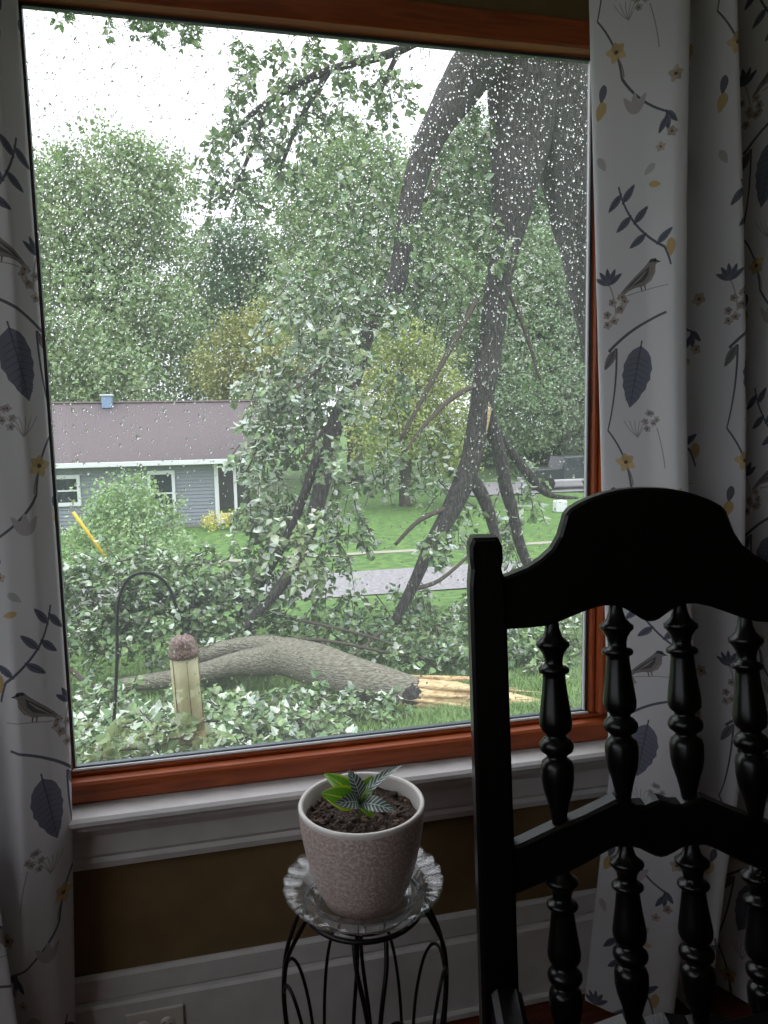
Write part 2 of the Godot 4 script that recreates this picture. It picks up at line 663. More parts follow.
# curtain: plan section (x, z) as smoothed points; shift(y) moves single points
func curtain(called: String, label: String, section: Callable, m: Material, print_at: Vector2) -> void:
	var rows := 70
	var y0 := 0.012
	var y1 := 2.36
	var st := new_st()
	st.set_smooth_group(0)
	var grid := []
	for i in rows + 1:
		var y := lerpf(y0, y1, float(i) / rows)
		var s: Array = section.call(y)
		var c := Curve2D.new()
		for k in s.size():
			var a: Vector2 = s[maxi(k - 1, 0)]
			var b: Vector2 = s[mini(k + 1, s.size() - 1)]
			c.add_point(s[k], -(b - a) / 6.0, (b - a) / 6.0)
		var row := []
		var len := c.get_baked_length()
		var last := 150
		for j in last + 1:
			var p := c.sample_baked(len * j / last)
			row.append([Vector3(p.x, y, p.y), Vector2((len * j / last - print_at.x) / 0.4 + 0.25, (print_at.y - y) / 0.8)])
		grid.append(row)
	for i in rows:
		for j in grid[0].size() - 1:
			for v in [[i, j], [i + 1, j], [i + 1, j + 1], [i, j], [i + 1, j + 1], [i, j + 1]]:
				var e: Array = grid[v[0]][v[1]]
				st.set_uv(e[1])
				st.add_vertex(e[0])
	st.index()
	st.generate_normals()
	var o := part(called, st.commit(), m)
	tag(o, label, "curtain")

# ---------------------------------------------------------------- build
func _ready() -> void:
	rng.seed = 7
	noise.seed = 3
	noise.frequency = 0.02
	# camera
	var cam := Camera3D.new()
	cam.name = "camera"
	cam.position = Vector3(0, 1.33, 1.5)
	cam.rotation = Vector3(-0.11231, -0.22107, -0.02054)
	cam.fov = 70.09
	cam.near = 0.05
	cam.far = 400.0
	add_child(cam)
	cam.current = true
	# sky: even overcast
	var env := Environment.new()
	env.background_mode = Environment.BG_SKY
	var sky := Sky.new()
	var sm := ProceduralSkyMaterial.new()
	sm.sky_top_color = lin(4.2, 4.3, 4.5)
	sm.sky_horizon_color = lin(1.05, 1.1, 1.2)
	sm.sky_curve = 2.0
	sm.ground_bottom_color = lin(0.2, 0.24, 0.13)
	sm.ground_horizon_color = lin(0.4, 0.45, 0.35)
	sm.sky_energy_multiplier = 1.0
	sky.sky_material = sm
	env.sky = sky
	env.tonemap_mode = Environment.TONE_MAPPER_LINEAR
	env.tonemap_exposure = 1.5
	env.sdfgi_enabled = true
	env.ssao_enabled = true
	env.ssil_enabled = true
	env.background_energy_multiplier = 1.0
	var we := WorldEnvironment.new()
	we.name = "world_environment"
	we.environment = env
	add_child(we)
	make_materials()
	build_room()
	build_ground()
	build_house()
	build_far()
	build_broken_tree()
	build_fallen()
	build_chair()
	build_plant()
	build_rain()

func make_materials() -> void:
	var n1 := noise_image(256, 0.02, 5)
	var n2 := noise_image(512, 0.03, 5, FastNoiseLite.TYPE_SIMPLEX_SMOOTH, 9)
	var n3 := noise_image(512, 0.012, 3, FastNoiseLite.TYPE_PERLIN, 5)
	var nt1 := tex(n1)
	var nt2 := tex(n2)
	M.noise = nt2
	# inside
	M.wall = tri_mat(ramp_tex(n1, [[0.2, Color(0.42, 0.345, 0.22)], [0.8, Color(0.46, 0.38, 0.25)]]), Vector3.ONE * 1.6, 0.85, nt2, 0.05)
	M.ceiling = mat(Color(0.86, 0.85, 0.82), 0.9)
	M.trim = tri_mat(ramp_tex(n1, [[0.2, Color(0.76, 0.75, 0.745)], [0.8, Color(0.8, 0.79, 0.785)]]), Vector3.ONE * 2.0, 0.4)
	M.wood = tri_mat(ramp_tex(n3, [[0.25, Color(0.5, 0.22, 0.09)], [0.5, Color(0.62, 0.3, 0.13)], [0.75, Color(0.55, 0.25, 0.1)]]), Vector3(0.7, 9.0, 9.0), 0.4)
	M.wood_up = tri_mat(ramp_tex(n3, [[0.25, Color(0.5, 0.22, 0.09)], [0.5, Color(0.62, 0.3, 0.13)], [0.75, Color(0.55, 0.25, 0.1)]]), Vector3(9.0, 0.7, 9.0), 0.4)
	M.spacer = mat(Color(0.3, 0.34, 0.38), 0.35, 0.3)
	M.bead = mat(Color(0.8, 0.8, 0.8), 0.3)
	M.floor = [tri_mat(ramp_tex(n3, [[0.2, Color(0.26, 0.1, 0.055)], [0.8, Color(0.38, 0.16, 0.08)]]), Vector3(1.5, 3.0, 14.0), 0.35), tri_mat(ramp_tex(n3, [[0.2, Color(0.3, 0.12, 0.06)], [0.8, Color(0.4, 0.18, 0.09)]]), Vector3(1.3, 3.0, 12.0), 0.35)]
	M.black_wood = tri_mat(ramp_tex(n3, [[0.2, Color(0.022, 0.02, 0.019)], [0.8, Color(0.04, 0.035, 0.032)]]), Vector3(12, 1, 12), 0.28, nt2, 0.02, false)
	M.black_wood.metallic_specular = 0.36
	M.iron = mat(Color(0.05, 0.05, 0.052), 0.4, 0.4)
	M.outlet = mat(Color(0.78, 0.76, 0.72), 0.4)
	M.dark = mat(Color(0.04, 0.04, 0.04), 0.6)
	# outside
	M.leaf = leaf_mat(0.55, 0.5)
	M.bark = tri_mat(ramp_tex(n2, [[0.25, Color(0.1, 0.095, 0.09)], [0.5, Color(0.19, 0.18, 0.168)], [0.75, Color(0.33, 0.32, 0.3)]]), Vector3(2.2, 0.55, 2.2), 0.9, nt2, 3.0)
	M.bark_log = tri_mat(ramp_tex(n2, [[0.2, Color(0.3, 0.28, 0.24)], [0.45, Color(0.46, 0.44, 0.39)], [0.6, Color(0.46, 0.47, 0.4)], [0.8, Color(0.58, 0.56, 0.51)]]), Vector3(1.0, 3.0, 3.0), 0.9, nt2, 2.0)
	M.bark_far = mat(Color(0.3, 0.28, 0.25), 0.9)
	M.twig = mat(Color(0.3, 0.27, 0.23), 0.85)
	M.torn = tri_mat(ramp_tex(n2, [[0.2, Color(0.5, 0.4, 0.27)], [0.5, Color(0.78, 0.68, 0.5)], [0.8, Color(0.86, 0.78, 0.63)]]), Vector3(0.6, 5.0, 5.0), 0.8)
	M.copper = tri_mat(ramp_tex(n2, [[0.3, Color(0.26, 0.18, 0.155)], [0.55, Color(0.4, 0.29, 0.25)], [0.72, Color(0.62, 0.53, 0.48)]]), Vector3.ONE * 6.0, 0.35)
	M.tray = tri_mat(ramp_tex(n2, [[0.3, Color(0.3, 0.25, 0.16)], [0.5, Color(0.5, 0.43, 0.28)], [0.7, Color(0.58, 0.55, 0.36)]]), Vector3.ONE * 6.0, 0.6)
	M.seed = mat(Color(0.42, 0.3, 0.16), 0.9)
	var amber := mat(Color(0.88, 0.87, 0.7, 0.34), 0.3)
	amber.transparency = BaseMaterial3D.TRANSPARENCY_ALPHA
	M.amber = amber
	SPRIGS = [sprig_mesh(16, 0.36, 11), sprig_mesh(16, 0.34, 12), sprig_mesh(18, 0.32, 13)]
	LEAF = maple_leaf()

# ---------------------------------------------------------------- the room
func build_room() -> void:
	# opening: glass -0.311..0.812 by 0.668..2.099 ; frame 0.055 wide round it
	var x0 := -0.366
	var x1 := 0.867
	var y0 := 0.612
	var y1 := 2.156
	var L := -1.3
	var R := 2.6
	var H := 2.5
	var B := 3.4
	var st := new_st()
	add_box(st, Vector3((L + x0) / 2, H / 2, -0.04), Vector3(x0 - L, H, 0.12))
	add_box(st, Vector3((R + x1) / 2, H / 2, -0.04), Vector3(R - x1, H, 0.12))
	add_box(st, Vector3((x0 + x1) / 2, y0 / 2, -0.04), Vector3(x1 - x0, y0, 0.12))
	add_box(st, Vector3((x0 + x1) / 2, (H + y1) / 2, -0.04), Vector3(x1 - x0, H - y1, 0.12))
	struct("wall_window", done(st), M.wall, "tan painted wall around the picture window", "wall")
	# left wall with a wide window whose daylight fills the room (out of the picture)
	var wz0 := 0.25
	var wz1 := 3.1
	var wy0 := 0.95
	var wy1 := 2.34
	st = new_st()
	add_box(st, Vector3(L - 0.08, H / 2, (wz0 - 0.14) / 2), Vector3(0.16, H, wz0 + 0.14))
	add_box(st, Vector3(L - 0.08, H / 2, (wz1 + B) / 2), Vector3(0.16, H, B - wz1))
	add_box(st, Vector3(L - 0.08, wy0 / 2, (wz0 + wz1) / 2), Vector3(0.16, wy0, wz1 - wz0))
	add_box(st, Vector3(L - 0.08, (H + wy1) / 2, (wz0 + wz1) / 2), Vector3(0.16, H - wy1, wz1 - wz0))
	struct("wall_left", done(st), M.wall, "tan side wall of the room around a wide window", "wall")
	struct("wall_right", box_mesh(Vector3(R + 0.08, H / 2, B / 2 - 0.07), Vector3(0.16, H, B + 0.14)), M.wall, "tan wall beside the floral curtain", "wall")
	struct("wall_back", box_mesh(Vector3((L + R) / 2, H / 2, B + 0.08), Vector3(R - L + 0.32, H, 0.16)), M.wall, "tan wall behind the dining table", "wall")
	struct("ceiling", box_mesh(Vector3((L + R) / 2, H + 0.06, B / 2), Vector3(R - L + 0.32, 0.12, B + 0.32)), M.ceiling, "white flat ceiling of the room", "ceiling")
	var fl := struct("floor", box_mesh(Vector3((L + R) / 2, -0.11, B / 2), Vector3(R - L + 0.32, 0.18, B + 0.32)), M.dark, "dark red wooden plank floor", "floor")
	var pm := box_mesh(Vector3.ZERO, Vector3(R - L, 0.02, 0.0835), 0.0015)
	for i in 40:
		var p := part("plank", pm, M.floor[(i * 7 / 3) % 2], fl)
		p.position = Vector3((L + R) / 2, -0.01, 0.062 + i * 0.084)
	# picture window
	var w := Node3D.new()
	w.name = "window_1"
	add_child(w)
	tag(w, "rain spotted picture window in an orange brown wooden frame", "window", "", "structure")
	var gx := 0.2505
	var gy := 1.3835
	var gw := 1.123
	var gh := 1.431
	st = new_st()
	add_rail(st, Vector3(gx, 0.64, 0), true, gw + 0.11)
	part("bottom_rail", done(st), M.wood, w)
	st = new_st()
	add_box(st, Vector3(gx, 2.128, 0.018), Vector3(gw + 0.11, 0.056, 0.044), 0.005)
	part("top_rail", done(st), M.wood, w)
	st = new_st()
	add_box(st, Vector3(gx - gw / 2 - 0.0275, gy, 0.018), Vector3(0.055, gh, 0.044), 0.005)
	part("stile", done(st), M.wood_up, w)
	st = new_st()
	add_box(st, Vector3(gx + gw / 2 + 0.0345, gy, 0.016), Vector3(0.041, gh, 0.04), 0.005)
	add_box(st, Vector3(gx + gw / 2 + 0.007, gy, 0.006), Vector3(0.014, gh, 0.02), 0.004)
	part("stile", done(st), M.wood_up, w)
	st = new_st()
	add_box(st, Vector3(gx, 0.6655, -0.004), Vector3(gw + 0.03, 0.015, 0.012))
	add_box(st, Vector3(gx, 2.102, -0.004), Vector3(gw + 0.03, 0.016, 0.012))
	add_box(st, Vector3(gx - gw / 2 - 0.003, gy, -0.004), Vector3(0.016, gh, 0.012))
	add_box(st, Vector3(gx + gw / 2 + 0.002, gy, -0.004), Vector3(0.02, gh, 0.012))
	part("spacer", done(st), M.spacer, w)
	st = new_st()
	add_box(st, Vector3(gx, 0.668, 0.008), Vector3(gw, 0.006, 0.008), 0.002)
	add_box(st, Vector3(gx + gw / 2 - 0.0095, gy, 0.003), Vector3(0.004, gh - 0.01, 0.008), 0.001)
	part("glazing_bead", done(st), M.bead, w)
	var glass := mat(Color(0.95, 0.97, 0.97, 0.02), 0.0)
	glass.transparency = BaseMaterial3D.TRANSPARENCY_ALPHA
	M.glass = glass
	# the wet pane carries a thin film of spray that scatters a little of the daylight
	var wet := mat(Color(0.95, 0.97, 0.97, 0.02), 0.0)
	wet.transparency = BaseMaterial3D.TRANSPARENCY_ALPHA
	wet.backlight_enabled = true
	wet.backlight = lin(0.05, 0.051, 0.053)
	part("pane", box_mesh(Vector3(gx, gy, 0), Vector3(gw, gh, 0.0001)), wet, w)
	# wide side window
	var w2 := Node3D.new()
	w2.name = "window_2"
	add_child(w2)
	tag(w2, "wide two light side window with a wooden frame", "window", "", "structure")
	var wzm := (wz0 + wz1) / 2
	for y in [wy0 + 0.03, wy1 - 0.03]:
		part("rail", box_mesh(Vector3(L - 0.05, y, wzm), Vector3(0.09, 0.06, wz1 - wz0), 0.005), M.wood, w2)
	for z in [wz0 + 0.03, wzm, wz1 - 0.03]:
		part("stile", box_mesh(Vector3(L - 0.05, (wy0 + wy1) / 2, z), Vector3(0.09, wy1 - wy0 - 0.12, 0.06), 0.005), M.wood_up, w2)
	for z in [(wz0 + wzm + 0.03) / 2, (wz1 + wzm - 0.03) / 2]:
		part("pane", box_mesh(Vector3(L - 0.06, (wy0 + wy1) / 2, z), Vector3(0.0001, wy1 - wy0 - 0.12, (wz1 - wz0) / 2 - 0.09)), glass, w2)
	# unseen dining table before the chair, added to keep daylight off the low wall
	var tb := thing("added_dining_table", "unseen dark wooden dining table added to shade the low wall", "table", Vector3(0.25, 0, 1.5))
	part("table_top", box_mesh(Vector3(0, 0.735, 0), Vector3(1.9, 0.035, 1.14), 0.008), M.black_wood, tb)
	part("apron", box_mesh(Vector3(0, 0.67, 0), Vector3(1.7, 0.09, 0.8), 0.004), M.black_wood, tb)
	for x in [-0.85, 0.85]:
		for z in [-0.4, 0.4]:
			part("leg", box_mesh(Vector3(x, 0.36, z), Vector3(0.07, 0.715, 0.07), 0.006), M.black_wood, tb)
	# stool and apron
	var tr := Node3D.new()
	tr.name = "trim_1"
	add_child(tr)
	tag(tr, "white painted window sill with moulded apron below", "sill", "", "structure")
	part("stool", box_mesh(Vector3(gx, 0.601, 0.06), Vector3(1.44, 0.02, 0.085), 0.006), M.trim, tr)
	st = new_st()
	st.set_smooth_group(-1)
	var prof := [Vector2(0.02, 0.591), Vector2(0.085, 0.591), Vector2(0.08, 0.575), Vector2(0.062, 0.568), Vector2(0.052, 0.56), Vector2(0.045, 0.545), Vector2(0.045, 0.505), Vector2(0.04, 0.497), Vector2(0.044, 0.488), Vector2(0.04, 0.474), Vector2(0.032, 0.47), Vector2(0.02, 0.47)]
	for i in prof.size() - 1:
		var a: Vector2 = prof[i]
		var b: Vector2 = prof[i + 1]
		quad(st, Vector3(gx - 0.7, a.y, a.x), Vector3(gx + 0.7, a.y, a.x), Vector3(gx + 0.7, b.y, b.x), Vector3(gx - 0.7, b.y, b.x))
	for i in range(1, prof.size() - 1):
		for s in [-0.7, 0.7]:
			var a := Vector3(gx + s, prof[0].y, prof[0].x)
			var b := Vector3(gx + s, prof[i].y, prof[i].x)
			var c := Vector3(gx + s, prof[i + 1].y, prof[i + 1].x)
			if s < 0:
				tri(st, a, b, c)
			else:
				tri(st, a, c, b)
	part("apron", done(st), M.trim, tr)
	# baseboard
	var bb := Node3D.new()
	bb.name = "baseboard_window"
	add_child(bb)
	tag(bb, "tall white baseboard below the picture window", "baseboard", "", "structure")
	part("board", box_mesh(Vector3((L + R) / 2, 0.0925, 0.035), Vector3(R - L, 0.185, 0.03), 0.005), M.trim, bb)
	part("cap", box_mesh(Vector3((L + R) / 2, 0.2125, 0.029), Vector3(R - L, 0.055, 0.018), 0.006), M.trim, bb)
	part("shoe", box_mesh(Vector3((L + R) / 2, 0.011, 0.055), Vector3(R - L, 0.022, 0.012), 0.005), M.trim, bb)
	# outlet on the baseboard
	var ol := thing("wall_outlet", "white electrical outlet plate set in the tall baseboard", "outlet", Vector3(-0.178, 0.125, 0.05))
	part("cover_plate", box_mesh(Vector3(0, 0, 0.003), Vector3(0.115, 0.07, 0.006), 0.002), M.outlet, ol)
	for s in [-0.024, 0.024]:
		var rc := part("socket", lathe([Vector2(0, 0.008), Vector2(0.015, 0.008), Vector2(0.016, 0.006), Vector2(0.016, 0.0)], 20), M.outlet, ol)
		rc.rotation.x = PI / 2
		rc.position.x = s
		for q in [[-0.006, 0.005], [-0.006, -0.005], [0.006, 0.0]]:
			var sl := part("slot", box_mesh(Vector3(q[0], 0.0079, q[1]), Vector3(0.006, 0.0012, 0.002)), M.dark, rc)
	# curtain rod and curtains
	var rod := thing("curtain_rod", "dark metal rod carrying the floral curtains", "curtain rod", Vector3(gx, 2.385, 0.13))
	part("rod", tube_mesh([Vector3(-1.42, 0, 0), Vector3(0, 0, 0), Vector3(1.75, 0, 0)], [0.012, 0.012, 0.012], 12, 1), M.iron, rod)
	for s in [-1.38, 1.7]:
		part("bracket", box_mesh(Vector3(s, 0, -0.06), Vector3(0.02, 0.04, 0.1), 0.004), M.iron, rod)
	M.cloth = make_cloth()
	curtain("curtain", "white curtain printed with birds and leaves at the sill's outlet side", func(y: float) -> Array:
		var e := -0.292 - clampf(0.75 - y, 0.0, 0.75) * 0.045
		var low := clampf((0.95 - y) / 0.95, 0.0, 1.0)
		var k := 0.012 * sin(y * 3.1)
		return [Vector2(e - 0.02, 0.075), Vector2(e, 0.095), Vector2(e - 0.03, 0.128), Vector2(e - 0.075, 0.14 + k), Vector2(e - 0.125, 0.125), Vector2(e - 0.155 + low * 0.03, 0.1), Vector2(e - 0.16 + low * 0.075, 0.13 + low * 0.01), Vector2(e - 0.155 + low * 0.11, 0.175 + low * 0.03), Vector2(e - 0.21 + low * 0.06, 0.2 + low * 0.03), Vector2(e - 0.27, 0.17), Vector2(e - 0.3, 0.1), Vector2(e - 0.36, 0.1), Vector2(e - 0.4, 0.17), Vector2(e - 0.46, 0.17), Vector2(e - 0.5, 0.1), Vector2(e - 0.56, 0.1), Vector2(e - 0.6, 0.16), Vector2(e - 0.68, 0.16), Vector2(e - 0.74, 0.1)], M.cloth, Vector2(0.085, 0.78))
	curtain("curtain", "white curtain printed with birds and leaves behind the black chair", func(y: float) -> Array:
		var e := 0.752 + (2.15 - y) * 0.043 if y > 0.55 else 0.821 - (0.55 - y) * 0.1
		var k := 0.012 * sin(y * 2.7 + 1.0)
		return [Vector2(e + 0.035, 0.06), Vector2(e, 0.085), Vector2(e + 0.035, 0.122 + k * 0.5), Vector2(e + 0.075, 0.162 + k * 0.5), Vector2(e + 0.115 + k, 0.205), Vector2(e + 0.135 + k, 0.21), Vector2(e + 0.15 + k, 0.185), Vector2(e + 0.165, 0.12), Vector2(e + 0.185, 0.09), Vector2(e + 0.208, 0.12), Vector2(e + 0.228 - k, 0.18), Vector2(e + 0.25 - k, 0.207), Vector2(e + 0.268 - k, 0.18), Vector2(e + 0.282, 0.115), Vector2(e + 0.302, 0.09), Vector2(e + 0.328, 0.13), Vector2(e + 0.345 + k, 0.185), Vector2(e + 0.37 + k, 0.195), Vector2(e + 0.388, 0.12), Vector2(e + 0.41, 0.085), Vector2(e + 0.44, 0.13), Vector2(e + 0.46, 0.18), Vector2(e + 0.495, 0.18), Vector2(e + 0.52, 0.09), Vector2(e + 0.57, 0.09), Vector2(e + 0.6, 0.18), Vector2(e + 0.66, 0.18), Vector2(e + 0.69, 0.1)], M.cloth, Vector2(0.13, 1.553))

func add_rail(st: SurfaceTool, c: Vector3, _low: bool, ln: float) -> void:
	# stepped bottom rail of the sash
	add_box(st, Vector3(c.x, 0.634, 0.02), Vector3(ln, 0.044, 0.048), 0.005)
	add_box(st, Vector3(c.x, 0.6605, 0.004), Vector3(ln, 0.012, 0.022), 0.004)

# ---------------------------------------------------------------- outside
func ground_y(x: float, z: float) -> float:
	var K := [[6.0, -0.7], [0.0, -0.7], [-3.0, -0.88], [-5.0, -1.08], [-9.0, -1.6], [-14.0, -2.26], [-18.0, -2.38], [-28.0, -2.3], [-42.0, -2.3], [-70.0, -1.3], [-130.0, 1.0], [-200.0, 3.0]]
	for i in K.size() - 1:
		if z <= K[i][0] and z >= K[i + 1][0]:
			var t: float = (z - K[i][0]) / (K[i + 1][0] - K[i][0])
			return lerpf(K[i][1], K[i + 1][1], t)
	return -0.7 if z > 0.0 else 3.0

func build_ground() -> void:
	var st := new_st()
	st.set_smooth_group(0)
	var xs := []
	for i in 61:
		xs.append(-60.0 + i * 2.0 if absf(i - 30) > 4 else -60.0 + i * 2.0)
	var zs := []
	var z := 6.0
	while z > -150.0:
		zs.append(z)
		z -= 0.5 if z > -8.0 else (1.0 if z > -30.0 else 6.0)
	var pt := func(i: int, j: int) -> Vector3:
		var x: float = xs[i]
		var zz: float = zs[j]
		var bump := 0.05 * noise.get_noise_2d(x * 12.0, zz * 12.0) if zz < -0.5 else 0.0
		return Vector3(x, ground_y(x, zz) + bump, zz)
	for i in xs.size() - 1:
		for j in zs.size() - 1:
			quad(st, pt.call(i, j), pt.call(i, j + 1), pt.call(i + 1, j + 1), pt.call(i + 1, j))
	st.index()
	st.generate_normals()
	var n := noise_image(512, 0.02, 5, FastNoiseLite.TYPE_SIMPLEX_SMOOTH, 21)
	var lawn := tri_mat(ramp_tex(n, [[0.2, Color(0.21, 0.34, 0.12)], [0.5, Color(0.28, 0.42, 0.15)], [0.8, Color(0.36, 0.48, 0.21)]]), Vector3.ONE * 0.23, 0.9, M.noise, 3.0)
	struct("ground", st.commit(), lawn, "wet green lawn sloping down to the street", "lawn")
	# street and driveway
	var asphalt := tri_mat(ramp_tex(n, [[0.2, Color(0.44, 0.43, 0.44)], [0.8, Color(0.58, 0.57, 0.58)]]), Vector3.ONE * 0.6, 0.6, M.noise, 0.5)
	st = new_st()
	var strip := func(st3: SurfaceTool, x0: float, x1: float, z0: float, z1: float) -> void:
		for i in 24:
			var a := lerpf(x0, x1, i / 24.0)
			var b := lerpf(x0, x1, (i + 1) / 24.0)
			var rows := 6
			var lift := 0.02 if z0 > -30.0 else 0.07
			for k in rows:
				var za := lerpf(z0, z1, k / float(rows))
				var zb := lerpf(z0, z1, (k + 1) / float(rows))
				quad(st3, Vector3(a, ground_y(a, za) + lift, za), Vector3(a, ground_y(a, zb) + lift, zb), Vector3(b, ground_y(b, zb) + lift, zb), Vector3(b, ground_y(b, za) + lift, za))
	strip.call(st, -60.0, 60.0, -13.6, -17.0)
	struct("street", done(st), asphalt, "wet grey asphalt street crossing behind the fallen tree", "street")
	st = new_st()
	strip.call(st, 13.0, 40.0, -35.0, -43.0)
	struct("driveway", done(st), asphalt, "pale grey driveway under the parked pickup", "driveway")
	struct("added_bounce_slab", box_mesh(Vector3(-8.5, -0.66, 1.5), Vector3(12.4, 0.1, 9.0), 0.01), mat(Color(0.74, 0.735, 0.73), 0.8), "unseen grey concrete slab added to bounce neutral daylight indoors", "added_bounce_slab")  # unseen slab, added so neutral grey light bounces through the side window
	# kerb strip along far side
	st = new_st()
	strip.call(st, -60.0, 60.0, -19.6, -20.0)
	struct("sidewalk", done(st), mat(Color(0.56, 0.55, 0.49), 0.8), "narrow pale sidewalk across the far lawn", "sidewalk")
	# grass near the house
	var blade := new_st()
	blade.set_smooth_group(-1)
	var r := RandomNumberGenerator.new()
	r.seed = 4
	for i in 9:
		var a := r.randf() * TAU
		var c := Vector3(r.randfn(), 0, r.randfn()) * 0.035
		var out := Vector3(cos(a), 0, sin(a))
		var s := out.cross(Vector3.UP) * 0.0035
		var h := r.randf_range(0.06, 0.11)
		var m := c + out * 0.02 + Vector3(0, h * 0.6, 0)
		var tp := c + out * r.randf_range(0.03, 0.07) + Vector3(0, h, 0)
		tri(blade, c - s, m - s * 0.8, c + s)
		tri(blade, c + s, m - s * 0.8, m + s * 0.8)
		tri(blade, m - s * 0.8, tp, m + s * 0.8)
	var bm := done(blade)
	var xf := []
	var cols := []
	for i in 30000:
		var zz := -1.2 - pow(rng.randf(), 1.3) * 9.5
		var x := rng.randf_range(-2.2, 0.6 - zz * 0.75 + 1.0) + zz * 0.05
		xf.append(Transform3D(Basis(Vector3.UP, rng.randf() * TAU).scaled(Vector3.ONE * rng.randf_range(0.5, 1.0)), Vector3(x, ground_y(x, zz) - 0.01, zz)))
		cols.append(jitter(Color(0.16, 0.27, 0.075)))
	var g := foliage("grass", self, bm, M.leaf, xf, cols)
	tag(g, "short green grass blades of the lawn under the window", "grass", "", "stuff")

func build_house() -> void:
	var zf := -28.0
	var xl := -13.0
	var xr := -0.12
	var base := -2.35
	var eave := 0.22
	var h := thing("house", "single storey blue grey house with a brown shingle roof across the street", "house", Vector3(-6, base, zf))
	var o := Vector3(-6, base, zf)
	var siding := mat(Color(0.52, 0.545, 0.58), 0.7)
	var white := mat(Color(0.86, 0.87, 0.88), 0.6)
	var part_at := func(called: String, c: Vector3, s: Vector3, m: Material, p: Node = null) -> MeshInstance3D:
		var b := box_mesh(Vector3.ZERO, s, 0.01)
		var e := part(called, b, m, h if p == null else p)
		e.position = c - (o if p == null else o + p.position)
		return e
	part_at.call("wall", Vector3((xl + xr) / 2, (base + eave) / 2, zf - 3.6), Vector3(xr - xl, eave - base, 7.0), siding)
	var lap := box_mesh(Vector3.ZERO, Vector3(xr - xl, 0.16, 0.03), 0.0, Basis(Vector3.RIGHT, -0.26))
	for i in 18:
		var e := part("clapboard", lap, siding, h)
		e.position = Vector3((xl + xr) / 2, base + 0.12 + i * 0.14, zf - 0.075) - o
	part_at.call("corner_board", Vector3(xr, (base + eave) / 2, zf - 0.06), Vector3(0.16, eave - base, 0.1), white)
	part_at.call("foundation", Vector3((xl + xr) / 2, base + 0.05, zf - 0.04), Vector3(xr - xl, 0.2, 0.1), mat(Color(0.5, 0.5, 0.5), 0.9))
	# roof
	var n := noise_image(512, 0.05, 4, FastNoiseLite.TYPE_SIMPLEX_SMOOTH, 33)
	var shingle := tri_mat(ramp_tex(n, [[0.2, Color(0.3, 0.268, 0.275)], [0.5, Color(0.37, 0.33, 0.34)], [0.8, Color(0.44, 0.4, 0.41)]]), Vector3(0.7, 2.2, 2.2), 0.75, M.noise, 2.0)
	var ridge_z := zf - 3.6
	var ridge_y := 2.62
	var rx0 := xl - 0.4
	var rx1 := 1.75
	var st := new_st()
	for s in [-1.0, 1.0]:
		var e := Vector3(0, eave, ridge_z + s * 4.15)
		var rg := Vector3(0, ridge_y, ridge_z)
		var up := Vector3(0, 0.1, 0)
		var a := e + Vector3(rx0, 0, 0) - o
		var b := e + Vector3(rx1, 0, 0) - o
		var c := rg + Vector3(rx1, 0, 0) - o
		var d := rg + Vector3(rx0, 0, 0) - o
		if s > 0:
			quad(st, a + up, d + up, c + up, b + up)
			quad(st, a, b, c, d)
		else:
			quad(st, a + up, b + up, c + up, d + up)
			quad(st, a, d, c, b)
		quad(st, b, b + up, c + up, c)
		quad(st, a, d, d + up, a + up)
	var roof := part("roof", done(st), shingle, h)
	part_at.call("ridge_cap", Vector3((rx0 + rx1) / 2, ridge_y + 0.1, ridge_z), Vector3(rx1 - rx0, 0.06, 0.25), mat(Color(0.5, 0.44, 0.44), 0.8), roof)
	part_at.call("fascia", Vector3((rx0 + rx1) / 2, eave + 0.02, ridge_z + 4.17), Vector3(rx1 - rx0, 0.18, 0.04), white)
	part_at.call("soffit", Vector3((rx0 + rx1) / 2, eave - 0.04, zf + 0.25), Vector3(rx1 - rx0, 0.03, 0.6), white)
	var vent := part_at.call("roof_vent", Vector3(-4.45, 2.72, ridge_z + 0.3), Vector3(0.4, 0.5, 0.4), mat(Color(0.5, 0.6, 0.72), 0.5), roof) as MeshInstance3D
	part_at.call("vent_cap", Vector3(-4.45, 3.0, ridge_z + 0.3), Vector3(0.5, 0.06, 0.5), white, null)
	# windows
	var pane := mat(Color(0.16, 0.19, 0.22), 0.08)
	for q in [[-2.2, -0.95, 0.78, 1.52], [-5.75, -0.72, 0.95, 0.95], [-9.5, -0.72, 1.0, 1.0]]:
		var f := part_at.call("window", Vector3(q[0], q[1], zf + 0.0), Vector3(q[2] + 0.24, q[3] + 0.24, 0.09), white) as MeshInstance3D
		for s in [-0.25, 0.25]:
			part_at.call("pane", Vector3(q[0], q[1] + s * q[3], zf + 0.04), Vector3(q[2], q[3] * 0.5 - 0.06, 0.03), pane, f)
	# carport at the right end
	part_at.call("back_wall", Vector3(0.8, (base + eave) / 2, zf - 6.6), Vector3(1.9, eave - base, 0.2), mat(Color(0.36, 0.37, 0.36), 0.8))
	part_at.call("low_wall", Vector3(0.75, base + 0.3, zf - 0.15), Vector3(1.6, 0.4, 0.14), white)
	for x in [0.6, 1.5]:
		part_at.call("post", Vector3(x, (base + eave) / 2, zf - 0.1), Vector3(0.12, eave - base, 0.12), white)

	# shrub flowers by the wall
	# pickup on the driveway
	var pz := -37.0
	var gy := ground_y(0, pz) + 0.06
	var car := thing("pickup_truck", "dark grey pickup parked on the pale driveway", "pickup", Vector3(19.6, gy, pz))
	var paint := mat(Color(0.16, 0.18, 0.2), 0.3)
	var st2 := PackedVector2Array([Vector2(-2.7, 0.5), Vector2(-2.7, 1.1), Vector2(-2.6, 1.2), Vector2(-0.9, 1.2), Vector2(-0.75, 1.85), Vector2(0.7, 1.88), Vector2(1.2, 1.25), Vector2(2.5, 1.12), Vector2(2.7, 0.95), Vector2(2.7, 0.5)])
